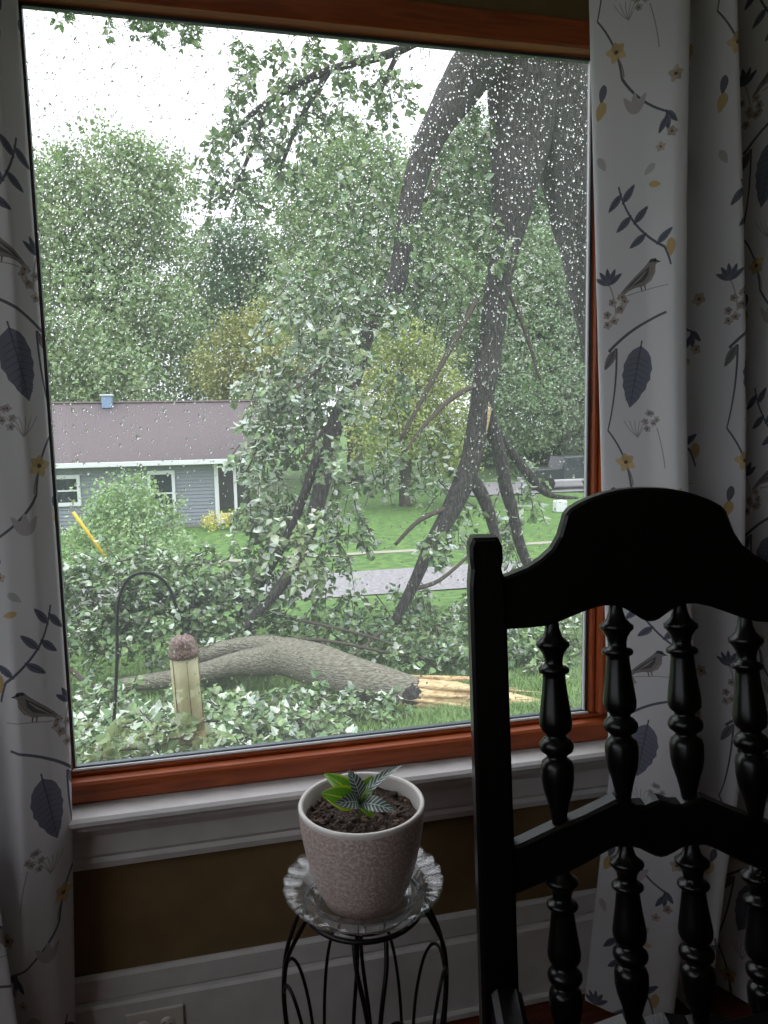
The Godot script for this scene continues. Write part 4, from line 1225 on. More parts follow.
func build_fallen() -> void:
	var t := thing("fallen_log", "forked grey trunk lying on the lawn with a pale splintered end", "log")
	part("trunk", tube_mesh([Vector3(1.527, -0.953, -4.350), Vector3(1.390, -0.903, -4.400), Vector3(1.193, -0.847, -4.500), Vector3(0.957, -0.784, -4.650), Vector3(0.719, -0.735, -4.850), Vector3(0.514, -0.722, -5.050), Vector3(0.310, -0.772, -5.150), Vector3(0.065, -0.810, -5.250), Vector3(-0.212, -0.893, -5.350), Vector3(-0.533, -0.946, -5.400), Vector3(-0.903, -0.993, -5.500), Vector3(-1.214, -1.019, -5.500)], [0.180, 0.180, 0.182, 0.184, 0.188, 0.174, 0.139, 0.107, 0.098, 0.084, 0.070, 0.056], 22, 5, 0.07), M.bark_log, t)
	part("branch", tube_mesh([Vector3(0.642, -0.684, -4.950), Vector3(0.475, -0.649, -5.100), Vector3(0.320, -0.650, -5.250), Vector3(0.074, -0.692, -5.400), Vector3(-0.209, -0.775, -5.500), Vector3(-0.448, -0.853, -5.600)], [0.118, 0.101, 0.089, 0.085, 0.081, 0.077], 16, 5, 0.07), M.bark_log, t)
	var a := Vector3(1.543, -0.951, -4.340)
	var b := Vector3(2.731, -1.029, -4.000)
	var ax := (b - a).normalized()
	var sd := ax.cross(Vector3.UP).normalized()
	var up := sd.cross(ax).normalized()
	part("heartwood", tube_mesh([a - ax * 0.12, a + ax * 0.1, a + ax * 0.35, a + ax * 0.62 - up * 0.02, b - up * 0.03], [0.18, 0.18, 0.16, 0.13, 0.05], 16, 3, 0.2), M.torn, t)
	part("bark_collar", tube_mesh([a - ax * 0.1, a - ax * 0.02, a + ax * 0.06], [0.19, 0.197, 0.18], 18, 2, 0.25), M.bark, t)
	for i in 46:
		var an := rng.randf() * TAU
		var r := 0.175 * sqrt(rng.randf_range(0.35, 1.0))
		var p := a + (sd * cos(an) + up * sin(an)) * r
		var ln := rng.randf_range(0.35, 1.2) * (1.0 if sin(an) < 0.5 else 0.75)
		var q := p + ax * ln + Vector3(rng.randfn(), rng.randfn(), rng.randfn()) * 0.03
		var w := rng.randf_range(0.012, 0.028)
		part("splinter", tube_mesh([p - ax * 0.08, p.lerp(q, 0.5), q], [w, w * 0.9, 0.003], 5, 1), M.torn, t)
	t = thing("fallen_branches", "leafy fallen branches heaped round the log and bird feeder", "branches")
	part("branch", tube_mesh([Vector3(-1.214, -1.019, -5.500), Vector3(-1.497, -0.706, -5.500), Vector3(-1.725, -0.313, -5.500)], [0.031, 0.020, 0.015], 7, 5, 0.05), M.twig, t)
	part("branch", tube_mesh([Vector3(-0.212, -0.893, -5.350), Vector3(-0.529, -0.893, -4.700), Vector3(-0.727, -0.808, -4.000), Vector3(-0.844, -0.723, -3.400)], [0.021, 0.014, 0.008, 0.006], 7, 5, 0.05), M.twig, t)
	part("branch", tube_mesh([Vector3(0.857, -0.911, -4.600), Vector3(0.715, -0.882, -4.200), Vector3(0.444, -0.875, -3.900)], [0.014, 0.010, 0.007], 7, 5, 0.05), M.twig, t)
	part("branch", tube_mesh([Vector3(0.175, -0.688, -5.600), Vector3(0.911, -0.751, -5.600), Vector3(1.685, -0.915, -5.400), Vector3(2.387, -1.051, -5.300)], [0.021, 0.017, 0.014, 0.008], 7, 5, 0.05), M.twig, t)
	part("branch", tube_mesh([Vector3(0.739, -0.583, -5.800), Vector3(1.526, -0.803, -5.600), Vector3(2.040, -1.018, -5.200)], [0.017, 0.014, 0.009], 7, 5, 0.05), M.twig, t)
	part("branch", tube_mesh([Vector3(1.571, -0.778, -5.800), Vector3(1.298, -0.859, -5.500), Vector3(0.947, -0.915, -5.200)], [0.017, 0.013, 0.008], 7, 5, 0.05), M.twig, t)
	var st := new_st()
	var xf := []
	var cols := []
	for c in [[Vector3(-1.530, -0.272, -6.300), Vector3(0.26, 0.30, 0.40), 34, 16, 0.32, 0.066],
		[Vector3(-1.494, -0.559, -6.000), Vector3(0.25, 0.25, 0.38), 30, 16, 0.24, 0.066],
		[Vector3(-1.203, -0.410, -6.300), Vector3(0.27, 0.31, 0.40), 34, 16, 0.32, 0.066],
		[Vector3(-1.171, -0.585, -6.000), Vector3(0.26, 0.26, 0.39), 30, 16, 0.24, 0.066],
		[Vector3(-0.862, -0.446, -6.300), Vector3(0.27, 0.31, 0.40), 34, 16, 0.32, 0.066],
		[Vector3(-0.842, -0.612, -6.000), Vector3(0.26, 0.26, 0.39), 30, 16, 0.24, 0.066],
		[Vector3(-0.512, -0.451, -6.300), Vector3(0.27, 0.31, 0.41), 34, 16, 0.32, 0.066],
		[Vector3(-0.505, -0.640, -6.000), Vector3(0.26, 0.26, 0.39), 30, 16, 0.24, 0.066],
		[Vector3(-0.153, -0.402, -6.300), Vector3(0.28, 0.32, 0.41), 34, 16, 0.32, 0.066],
		[Vector3(-0.162, -0.668, -6.000), Vector3(0.27, 0.27, 0.40), 30, 16, 0.24, 0.066],
		[Vector3(0.158, -0.424, -6.300), Vector3(0.28, 0.32, 0.42), 34, 16, 0.32, 0.066],
		[Vector3(0.138, -0.692, -6.000), Vector3(0.27, 0.27, 0.40), 30, 16, 0.24, 0.066],
		[Vector3(-1.470, -0.070, -6.300), Vector3(0.26, 0.26, 0.40), 23, 16, 0.28, 0.066],
		[Vector3(-1.135, -0.091, -6.300), Vector3(0.27, 0.27, 0.40), 23, 16, 0.28, 0.066],
		[Vector3(-0.794, -0.113, -6.300), Vector3(0.27, 0.27, 0.40), 23, 16, 0.28, 0.066],
		[Vector3(-0.745, -0.116, -6.300), Vector3(0.27, 0.27, 0.40), 23, 16, 0.28, 0.066],
		[Vector3(-0.395, -0.139, -6.300), Vector3(0.27, 0.27, 0.41), 23, 16, 0.28, 0.066],
		[Vector3(-0.090, -0.159, -6.300), Vector3(0.27, 0.27, 0.41), 23, 16, 0.28, 0.066],
		[Vector3(-1.213, -0.752, -4.400), Vector3(0.17, 0.11, 0.26), 15, 15, 0.32, 0.066],
		[Vector3(-0.994, -0.775, -4.400), Vector3(0.17, 0.11, 0.27), 15, 15, 0.32, 0.066],
		[Vector3(-0.771, -0.799, -4.400), Vector3(0.17, 0.11, 0.27), 15, 15, 0.32, 0.066],
		[Vector3(-0.544, -0.823, -4.400), Vector3(0.18, 0.11, 0.27), 15, 15, 0.32, 0.066],
		[Vector3(-0.308, -0.819, -4.300), Vector3(0.16, 0.08, 0.25), 13, 15, 0.28, 0.066],
		[Vector3(-0.076, -0.843, -4.300), Vector3(0.16, 0.08, 0.25), 13, 15, 0.28, 0.066],
		[Vector3(0.160, -0.869, -4.300), Vector3(0.16, 0.08, 0.25), 13, 15, 0.28, 0.066],
		[Vector3(-1.027, -0.619, -3.600), Vector3(0.15, 0.08, 0.23), 13, 15, 0.32, 0.066],
		[Vector3(-0.804, -0.645, -3.600), Vector3(0.15, 0.08, 0.23), 13, 15, 0.32, 0.066],
		[Vector3(-0.577, -0.670, -3.600), Vector3(0.15, 0.08, 0.23), 13, 15, 0.32, 0.066],
		[Vector3(-0.345, -0.696, -3.600), Vector3(0.15, 0.08, 0.24), 13, 15, 0.32, 0.066],
		[Vector3(-0.108, -0.723, -3.600), Vector3(0.16, 0.08, 0.24), 13, 15, 0.32, 0.066],
		[Vector3(0.135, -0.751, -3.600), Vector3(0.16, 0.09, 0.24), 13, 15, 0.32, 0.066],
		[Vector3(0.382, -0.779, -3.600), Vector3(0.16, 0.09, 0.24), 13, 15, 0.32, 0.066],
		[Vector3(0.635, -0.807, -3.600), Vector3(0.16, 0.09, 0.25), 13, 15, 0.32, 0.066],
		[Vector3(-0.806, -0.330, -2.600), Vector3(0.13, 0.10, 0.20), 8, 15, 0.35, 0.045],
		[Vector3(-0.626, -0.352, -2.600), Vector3(0.13, 0.10, 0.20), 8, 15, 0.35, 0.045],
		[Vector3(-0.442, -0.373, -2.600), Vector3(0.13, 0.10, 0.20), 8, 15, 0.35, 0.045],
		[Vector3(-0.255, -0.395, -2.600), Vector3(0.14, 0.10, 0.21), 8, 15, 0.35, 0.045],
		[Vector3(-0.091, -0.415, -2.600), Vector3(0.14, 0.10, 0.21), 8, 15, 0.35, 0.045],
		[Vector3(-0.177, 0.296, -1.120), Vector3(0.02, 0.02, 0.05), 2, 8, 0.14, 0.045],
		[Vector3(-0.415, 0.244, -1.150), Vector3(0.05, 0.06, 0.08), 5, 12, 0.21, 0.045],
		[Vector3(-0.094, 0.197, -1.120), Vector3(0.04, 0.03, 0.08), 3, 11, 0.21, 0.045],
		[Vector3(-0.274, 0.195, -1.200), Vector3(0.06, 0.04, 0.10), 5, 13, 0.28, 0.045],
		[Vector3(-0.494, 0.048, -1.600), Vector3(0.12, 0.07, 0.18), 8, 14, 0.28, 0.045],
		[Vector3(-0.073, 0.140, -1.300), Vector3(0.06, 0.05, 0.10), 4, 12, 0.28, 0.045],
		[Vector3(0.456, -0.772, -6.200), Vector3(0.26, 0.15, 0.39), 15, 15, 0.21, 0.066],
		[Vector3(0.430, -0.901, -5.900), Vector3(0.23, 0.10, 0.35), 11, 15, 0.17, 0.066],
		[Vector3(0.775, -0.798, -6.200), Vector3(0.26, 0.15, 0.39), 15, 15, 0.21, 0.066],
		[Vector3(0.738, -0.928, -5.900), Vector3(0.23, 0.10, 0.35), 11, 15, 0.17, 0.066],
		[Vector3(1.156, -0.829, -6.200), Vector3(0.26, 0.15, 0.40), 15, 15, 0.21, 0.066],
		[Vector3(1.105, -0.960, -5.900), Vector3(0.23, 0.11, 0.36), 11, 15, 0.17, 0.066],
		[Vector3(1.545, -0.861, -6.200), Vector3(0.26, 0.15, 0.40), 15, 15, 0.21, 0.066],
		[Vector3(1.480, -0.993, -5.900), Vector3(0.23, 0.11, 0.36), 11, 15, 0.17, 0.066],
		[Vector3(1.885, -0.889, -6.200), Vector3(0.27, 0.16, 0.41), 15, 15, 0.21, 0.066],
		[Vector3(1.808, -1.022, -5.900), Vector3(0.24, 0.11, 0.36), 11, 15, 0.17, 0.066],
		[Vector3(2.232, -0.917, -6.200), Vector3(0.27, 0.16, 0.41), 15, 15, 0.21, 0.066],
		[Vector3(2.142, -1.052, -5.900), Vector3(0.24, 0.11, 0.37), 11, 15, 0.17, 0.066],
		[Vector3(2.586, -0.946, -6.200), Vector3(0.27, 0.16, 0.41), 15, 15, 0.21, 0.066],
		[Vector3(2.483, -1.082, -5.900), Vector3(0.24, 0.11, 0.37), 11, 15, 0.17, 0.066],
		[Vector3(2.947, -0.976, -6.200), Vector3(0.28, 0.16, 0.42), 15, 15, 0.21, 0.066],
		[Vector3(2.831, -1.112, -5.900), Vector3(0.24, 0.11, 0.37), 11, 15, 0.17, 0.066],
		[Vector3(1.837, -0.868, -5.200), Vector3(0.20, 0.22, 0.31), 17, 15, 0.21, 0.066],
		[Vector3(2.093, -0.891, -5.200), Vector3(0.20, 0.22, 0.31), 17, 15, 0.21, 0.066],
		[Vector3(2.331, -0.912, -5.200), Vector3(0.20, 0.22, 0.31), 17, 15, 0.21, 0.066],
		[Vector3(2.993, -0.972, -5.200), Vector3(0.20, 0.22, 0.32), 17, 15, 0.21, 0.066],
		[Vector3(3.057, -0.780, -5.600), Vector3(0.23, 0.28, 0.36), 15, 15, 0.28, 0.066],
		[Vector3(3.344, -0.726, -5.600), Vector3(0.24, 0.28, 0.36), 15, 15, 0.28, 0.066],
		[Vector3(3.577, -0.734, -5.600), Vector3(0.24, 0.28, 0.37), 15, 15, 0.28, 0.066],
		[Vector3(3.521, -1.040, -5.600), Vector3(0.24, 0.28, 0.37), 15, 15, 0.28, 0.066],
		[Vector3(3.017, -1.054, -4.900), Vector3(0.18, 0.20, 0.28), 11, 15, 0.28, 0.066],
		[Vector3(3.336, -1.084, -4.900), Vector3(0.18, 0.20, 0.28), 11, 15, 0.28, 0.066],
		[Vector3(-0.111, -0.765, -4.100), Vector3(0.17, 0.08, 0.26), 15, 14, 0.24, 0.066],
		[Vector3(0.116, -0.789, -4.100), Vector3(0.17, 0.08, 0.26), 15, 14, 0.24, 0.066],
		[Vector3(0.386, -0.817, -4.100), Vector3(0.17, 0.08, 0.27), 15, 14, 0.24, 0.066],
		[Vector3(0.663, -0.847, -4.100), Vector3(0.18, 0.08, 0.27), 15, 14, 0.24, 0.066],
		[Vector3(0.904, -0.872, -4.100), Vector3(0.18, 0.08, 0.27), 15, 14, 0.24, 0.066],
		[Vector3(1.150, -0.899, -4.100), Vector3(0.18, 0.08, 0.27), 15, 14, 0.24, 0.066]]:
		leafy(st, c[0], c[1], c[2], c[3], c[5], 0.15, c[4], xf, cols)
	part("twigs", done(st), M.twig, t).set_meta("kind", "stuff")
	var rest := single_leaves(t, xf, cols, 290)
	foliage("foliage", t, LEAF, M.leaf, rest[0], rest[1])
	t = thing("shepherd_hook", "thin black metal shepherd's hook standing beside the bird feeder", "garden hook", Vector3(-0.462, -0.638, -1.300))
	part("stem", tube_mesh([Vector3(0.000, 0.000, 0.000), Vector3(0.020, 0.750, 0.000), Vector3(0.036, 0.905, 0.000), Vector3(0.060, 1.135, 0.000), Vector3(0.069, 1.287, 0.000), Vector3(0.081, 1.369, 0.000), Vector3(0.113, 1.435, 0.000), Vector3(0.160, 1.458, 0.000), Vector3(0.206, 1.451, 0.000), Vector3(0.244, 1.422, 0.000), Vector3(0.267, 1.379, 0.000), Vector3(0.279, 1.332, 0.000), Vector3(0.292, 1.304, 0.000), Vector3(0.310, 1.303, 0.000), Vector3(0.318, 1.321, 0.000)], [0.0065, 0.0065, 0.0065, 0.0065, 0.0065, 0.0065, 0.0065, 0.0065, 0.0065, 0.0065, 0.0065, 0.0065, 0.0065, 0.0065, 0.0065], 8, 4), M.iron, t)
	t = thing("bird_feeder", "tube bird feeder with brown domed cap and yellowed clear tube", "bird feeder", Vector3(-0.164, 0.577, -1.300))
	t.rotation.z = 0.035
	var cap := part("cap", lathe([Vector2(0, 0.0), Vector2(0.02, -0.003), Vector2(0.036, -0.012), Vector2(0.047, -0.026), Vector2(0.053, -0.044), Vector2(0.0545, -0.062), Vector2(0.0565, -0.064), Vector2(0.0565, -0.086), Vector2(0.053, -0.088), Vector2(0.0, -0.08)], 32), M.copper, t)
	part("cap_knob", lathe([Vector2(0, 0.012), Vector2(0.006, 0.01), Vector2(0.008, 0.005), Vector2(0.006, -0.004), Vector2(0, -0.004)], 12), M.iron, cap)
	part("tube", lathe([Vector2(0.0515, -0.08), Vector2(0.0535, -0.08), Vector2(0.0535, -0.33), Vector2(0.0515, -0.33), Vector2(0.0515, -0.08)], 32), M.amber, t)
	for k in 6:
		var an := TAU * k / 6.0 + 0.3
		part("guard_wire", tube_mesh([Vector3(cos(an) * 0.055, -0.084, sin(an) * 0.055), Vector3(cos(an) * 0.055, -0.335, sin(an) * 0.055)], [0.0018, 0.0018], 5, 1), M.tray, t)
	part("seed", lathe([Vector2(0, -0.255), Vector2(0.025, -0.262), Vector2(0.05, -0.285), Vector2(0.05, -0.33), Vector2(0, -0.33)], 24), M.seed, t)
	part("base", lathe([Vector2(0, -0.325), Vector2(0.05, -0.328), Vector2(0.057, -0.33), Vector2(0.057, -0.345), Vector2(0.0545, -0.347), Vector2(0.0545, -0.4), Vector2(0.058, -0.402), Vector2(0.058, -0.418), Vector2(0.054, -0.42), Vector2(0, -0.42)], 32), M.tray, t)
	for s in [-1.0, 1.0]:
		part("perch", tube_mesh([Vector3(s * 0.05, -0.35, 0.01), Vector3(s * 0.11, -0.352, 0.02)], [0.004, 0.004], 6, 1), M.iron, t)
	part("hanger", tube_mesh([Vector3(0, -0.01, 0), Vector3(0.004, 0.042, 0), Vector3(0, 0.085, 0)], [0.0015, 0.0015, 0.0015], 5, 3), M.iron, t)

	pass

# ---------------------------------------------------------------- chair
func build_chair() -> void:
	var ch := thing("dining_chair", "black painted high backed chair with turned spindles facing away from window", "chair", Vector3(0.6034, 0, 0.5823), -0.21809)
	var lean := 0.1839
	var lz := func(y: float) -> float: return -(y - 0.9) * lean
	var mir := func(half: Array) -> PackedVector2Array:
		var out := PackedVector2Array()
		for p in half:
			out.append(p)
		for i in range(half.size() - 1, -1, -1):
			if half[i].x < -0.0005:
				out.append(Vector2(-half[i].x, half[i].y))
		return out
	var close := func(top: Array, bottom: Array) -> PackedVector2Array:
		var a: PackedVector2Array = mir.call(top)
		var b: PackedVector2Array = mir.call(bottom)
		b.reverse()
		a.append_array(b)
		return a
	# crest
	var ctop := [Vector2(-0.226, 1.112), Vector2(-0.2098, 1.112), Vector2(-0.1775, 1.124), Vector2(-0.1573, 1.136), Vector2(-0.1409, 1.15), Vector2(-0.1295, 1.168), Vector2(-0.123, 1.187), Vector2(-0.119, 1.2), Vector2(-0.112, 1.208), Vector2(-0.0972, 1.2165), Vector2(-0.08, 1.2235), Vector2(-0.0614, 1.2295), Vector2(-0.036, 1.2345), Vector2(-0.018, 1.236), Vector2(0, 1.2365)]
	var cbot := [Vector2(-0.226, 1.036), Vector2(-0.19, 1.037), Vector2(-0.155, 1.0395), Vector2(-0.131, 1.0465), Vector2(-0.1075, 1.0555), Vector2(-0.088, 1.0625), Vector2(-0.068, 1.067), Vector2(-0.05, 1.067), Vector2(-0.038, 1.0625), Vector2(-0.027, 1.056), Vector2(-0.013, 1.0465), Vector2(-0.006, 1.0435), Vector2(0, 1.043)]
	part("crest_rail", prism(close.call(ctop, cbot), 0.028, 0.004, lean, 0.9), M.black_wood, ch)
	var mtop := [Vector2(-0.226, 0.727), Vector2(-0.2, 0.737), Vector2(-0.153, 0.757), Vector2(-0.11, 0.773), Vector2(-0.085, 0.784), Vector2(-0.062, 0.7945), Vector2(-0.046, 0.7915), Vector2(-0.032, 0.7855), Vector2(-0.02, 0.7855), Vector2(-0.008, 0.79), Vector2(0, 0.792)]
	var mbot := [Vector2(-0.226, 0.662), Vector2(-0.2, 0.671), Vector2(-0.157, 0.6865), Vector2(-0.113, 0.705), Vector2(-0.084, 0.72), Vector2(-0.066, 0.7285), Vector2(-0.045, 0.729), Vector2(-0.03, 0.7255), Vector2(-0.018, 0.719), Vector2(-0.008, 0.7145), Vector2(0, 0.713)]
	part("middle_rail", prism(close.call(mtop, mbot), 0.028, 0.004, lean, 0.9), M.black_wood, ch)
	var ltop := [Vector2(-0.226, 0.43), Vector2(-0.153, 0.457), Vector2(-0.11, 0.473), Vector2(-0.06, 0.489), Vector2(-0.03, 0.484), Vector2(0, 0.489)]
	var lbot := [Vector2(-0.226, 0.38), Vector2(-0.153, 0.39), Vector2(-0.06, 0.4), Vector2(0, 0.4)]
	part("lower_rail", prism(close.call(ltop, lbot), 0.028, 0.004, lean, 0.9), M.black_wood, ch)
	# posts run down into the back legs
	for s in [-1.0, 1.0]:
		var poly := PackedVector2Array([Vector2(-0.026, 0.36), Vector2(-0.0265, 1.1), Vector2(-0.0235, 1.125), Vector2(-0.025, 1.14), Vector2(-0.025, 1.158), Vector2(-0.019, 1.17), Vector2(0.017, 1.17), Vector2(0.023, 1.158), Vector2(0.024, 1.14), Vector2(0.021, 1.126), Vector2(0.0265, 1.1), Vector2(0.026, 0.36)])
		var p := part("post", prism(poly, 0.046, 0.005, lean, 0.9), M.black_wood, ch)
		p.position.x = s * 0.2385
		var lg := part("back_leg", prism(PackedVector2Array([Vector2(-0.026, 0.0), Vector2(-0.026, 0.4), Vector2(0.026, 0.4), Vector2(0.026, 0.0)]), 0.044, 0.004, -0.12, 0.4), M.black_wood, ch)
		lg.position = Vector3(s * 0.2385, 0, lz.call(0.4))
	# spindles: upper and lower set of four
	var prof_px := [[0, 6], [4, 6.3], [12, 7.5], [19, 9.8], [23.5, 14.5], [25, 16.6], [28, 17], [30, 16], [31.5, 14.2], [37, 10.6], [43, 9.2], [47.5, 9.4], [48.5, 13.2], [50.5, 15.4], [53, 15.6], [55, 14.6], [56, 11.6], [60, 11.4], [75, 13], [92, 15.4], [101, 16.6], [107, 16.2], [111, 14.6], [114.5, 10.4], [117, 9.8], [119, 13.6], [123, 16.8], [127, 17.2], [131, 15.8], [134, 11.5], [136, 9.8], [138, 11.5], [140.5, 15], [146, 16.5], [158, 16.4], [168, 14.8], [180, 11], [192, 8.2], [200, 7.2]]
	for set_ in [[0.783, 1.072, 0.25], [0.478, 0.735, 0.245]]:
		for k in [-1.5, -0.5, 0.5, 1.5]:
			var u: float = k * 0.095
			var inner := absf(k) < 1.0
			var yt: float = set_[1] - (0.0 if inner else 0.022)
			var yb: float = set_[0] - (0.0 if inner else 0.03)
			var prof := []
			for q in prof_px:
				prof.append(Vector2(q[1] * 0.00144, -q[0] / 200.0 * (yt - yb)))
			prof.push_front(Vector2(0, 0))
			prof.append(Vector2(0, -(yt - yb)))
			var sp := part("spindle", lathe_down(prof, 24), M.black_wood, ch)
			sp.position = Vector3(u, yt, lz.call(yt))
			sp.rotation.x = -atan(lean)
	# seat
	var sy := 0.46
	part("seat", box_mesh(Vector3(0, sy - 0.02, 0.29), Vector3(0.44, 0.035, 0.42), 0.012), M.black_wood, ch)
	for s in [-1.0, 1.0]:
		var st := new_st()
		var a := Vector3(s * 0.232, 0.53, lz.call(0.53) + 0.02)
		var b := Vector3(s * 0.232, 0.485, lz.call(0.53) + 0.45)
		var d := (b - a).normalized()
		var bs := Basis(Vector3.RIGHT, d.cross(Vector3.RIGHT).normalized(), -d)
		add_box(st, (a + b) / 2, Vector3(0.042, 0.06, a.distance_to(b)), 0.008, bs)
		part("side_rail", done(st), M.black_wood, ch)
		part("front_leg", lathe([Vector2(0, 0.48), Vector2(0.024, 0.48), Vector2(0.024, 0.4), Vector2(0.016, 0.39), Vector2(0.026, 0.36), Vector2(0.026, 0.2), Vector2(0.016, 0.18), Vector2(0.022, 0.16), Vector2(0.018, 0.0), Vector2(0, 0)], 20), M.black_wood, ch).position = Vector3(s * 0.21, 0, 0.48)

func lathe_down(profile: Array, sides: int) -> ArrayMesh:
	return lathe(profile, sides)

# ---------------------------------------------------------------- plant, pot, plate, stand
func build_plant() -> void:
	var c := Vector3(0.222, 0, 0.28)
	var ps := thing("plant_stand", "black wire plant stand with bowed legs and looped arches", "plant stand", c)
	var ringpts := []
	var ringr := []
	for i in 41:
		var a := TAU * i / 40.0
		ringpts.append(Vector3(cos(a) * 0.108, 0.48, sin(a) * 0.108))
		ringr.append(0.0045)
	part("ring", tube_mesh(ringpts, ringr, 8, 1), M.iron, ps)
	var low := []
	for p in ringpts:
		low.append(p * Vector3(0.75, 0, 0.75) + Vector3(0, 0.475, 0))
	part("inner_ring", tube_mesh(low, ringr, 8, 1), M.iron, ps)
	for k in 4:
		var a0 := TAU * k / 4.0 + 0.1
		for s in [-1.0, 1.0]:
			var path := []
			var rr := []
			for q in [[0.106, 0.478, 0.26], [0.125, 0.44, 0.2], [0.143, 0.39, 0.1], [0.15, 0.33, 0.045], [0.148, 0.26, 0.03], [0.138, 0.16, 0.1], [0.13, 0.08, 0.16], [0.13, 0.004, 0.2]]:
				var a: float = a0 + s * q[2]
				path.append(Vector3(cos(a) * q[0], q[1], sin(a) * q[0]))
				rr.append(0.004)
			part("leg", tube_mesh(path, rr, 8, 4), M.iron, ps)
			# arch that springs from the leg and falls to the middle of the span
			path = []
			rr = []
			for q in [[0.149, 0.325, 0.05], [0.146, 0.352, 0.18], [0.14, 0.345, 0.34], [0.134, 0.3, 0.5], [0.128, 0.22, 0.62], [0.124, 0.12, 0.68], [0.122, 0.01, 0.7]]:
				var a: float = a0 + s * q[2]
				path.append(Vector3(cos(a) * q[0], q[1], sin(a) * q[0]))
				rr.append(0.0032)
			part("arch", tube_mesh(path, rr, 8, 4), M.iron, ps)
	# glass pie plate
	var gl := mat(Color(0.9, 0.97, 0.97, 0.03), 0.02)
	gl.transparency = BaseMaterial3D.TRANSPARENCY_ALPHA
	var prof := [Vector2(0, 0.006), Vector2(0.08, 0.006), Vector2(0.09, 0.009), Vector2(0.106, 0.034), Vector2(0.11, 0.038), Vector2(0.13, 0.04), Vector2(0.142, 0.041), Vector2(0.145, 0.038), Vector2(0.142, 0.034), Vector2(0.128, 0.033), Vector2(0.114, 0.031), Vector2(0.094, 0.002), Vector2(0.088, 0.0), Vector2(0, 0.0)]
	var pl := part("pie_plate", fluted(prof, 208, 26, 0.0018), gl)
	pl.position = Vector3(c.x, 0.4845, c.z)
	tag(pl, "clear glass pie plate with fluted rim under the flower pot", "plate")
	# pot
	var pot := thing("flower_pot", "speckled cream ceramic flower pot standing in a glass pie plate", "flower pot", Vector3(c.x, 0.4908, c.z))
	var im := Image.create(512, 512, false, Image.FORMAT_RGB8)
	im.fill(Color(0.8, 0.755, 0.72))
	var n1 := noise_image(512, 0.035, 4, FastNoiseLite.TYPE_SIMPLEX_SMOOTH, 71)
	var n2 := noise_image(512, 0.06, 3, FastNoiseLite.TYPE_SIMPLEX_SMOOTH, 72)
	for y in 512:
		for x in 512:
			var a := n1.get_pixel(x, y).r
			var b := n2.get_pixel(x, y).r
			if a > 0.57:
				im.set_pixel(x, y, Color(0.7, 0.61, 0.57))
			elif b > 0.64:
				im.set_pixel(x, y, Color(0.62, 0.54, 0.51))
			elif b < 0.36:
				im.set_pixel(x, y, Color(0.86, 0.82, 0.8))
	var speck := tri_mat(tex(im), Vector3.ONE * 5.0, 0.4, null, 0.0, false)
	part("body", lathe([Vector2(0, 0.0), Vector2(0.066, 0.0), Vector2(0.072, 0.004), Vector2(0.086, 0.035), Vector2(0.098, 0.075), Vector2(0.106, 0.115), Vector2(0.111, 0.15), Vector2(0.1125, 0.172)].map(func(v): return v), 64), speck, pot)
	part("rim", lathe([Vector2(0.1125, 0.172), Vector2(0.113, 0.177), Vector2(0.1115, 0.181), Vector2(0.108, 0.182), Vector2(0.105, 0.18), Vector2(0.104, 0.175), Vector2(0.102, 0.15), Vector2(0.098, 0.12)], 64), mat(Color(0.82, 0.8, 0.78), 0.25), pot)
	var soil := new_st()
	soil.set_smooth_group(0)
	var sp := func(i: int, j: int) -> Vector3:
		var r := 0.1015 * i / 14.0
		var a := TAU * (j % 40) / 40.0
		var x := cos(a) * r
		var z := sin(a) * r
		return Vector3(x, 0.152 + 0.012 * noise.get_noise_2d(x * 2500.0, z * 2500.0) + 0.006 * noise.get_noise_2d(x * 6000.0, z * 6000.0), z)
	for i in 14:
		for j in 40:
			quad(soil, sp.call(i, j), sp.call(i, j + 1), sp.call(i + 1, j + 1), sp.call(i + 1, j))
	soil.generate_normals()
	part("soil", soil.commit(), tri_mat(ramp_tex(n1, [[0.3, Color(0.13, 0.1, 0.08)], [0.6, Color(0.26, 0.2, 0.16)], [0.75, Color(0.4, 0.32, 0.26)]]), Vector3.ONE * 9.0, 0.9, M.noise, 0.6, false), pot)
	# crumbs of bark in the soil
	var xf := []
	var cols := []
	for i in 160:
		var a := rng.randf() * TAU
		var r := 0.095 * sqrt(rng.randf())
		xf.append(Transform3D(rand_basis(rng.randf_range(0.002, 0.006)).scaled_local(Vector3(1.6, 0.7, 1.0)), Vector3(cos(a) * r, 0.157, sin(a) * r)))
		cols.append(jitter(Color(0.09, 0.06, 0.045), 0.5))
	var crumb_mat := mat(Color.WHITE, 0.9)
	crumb_mat.vertex_color_use_as_albedo = true
	foliage("soil_crumbs", pot, box_mesh(Vector3.ZERO, Vector3.ONE * 1.4, 0.3), crumb_mat, xf, cols)
	# young plant
	var base := Vector3(c.x - 0.004, 0.4908 + 0.152, c.z + 0.005)
	var py := thing("young_plant", "young potted plant with bright green and silver striped leaves", "plant", base)
	part("stem", tube_mesh([Vector3(0, -0.01, 0), Vector3(0.002, 0.012, 0), Vector3(0, 0.03, 0)], [0.004, 0.0036, 0.003], 8, 3), mat(Color(0.35, 0.45, 0.15), 0.5), py)
	var green := leaf_texture(Color(0.3, 0.53, 0.1), Color(0.7, 0.74, 0.18), true)
	var dark := leaf_texture(Color(0.22, 0.29, 0.25), Color(0.68, 0.72, 0.7), false)
	var hub := Vector3(0, 0.028, 0)
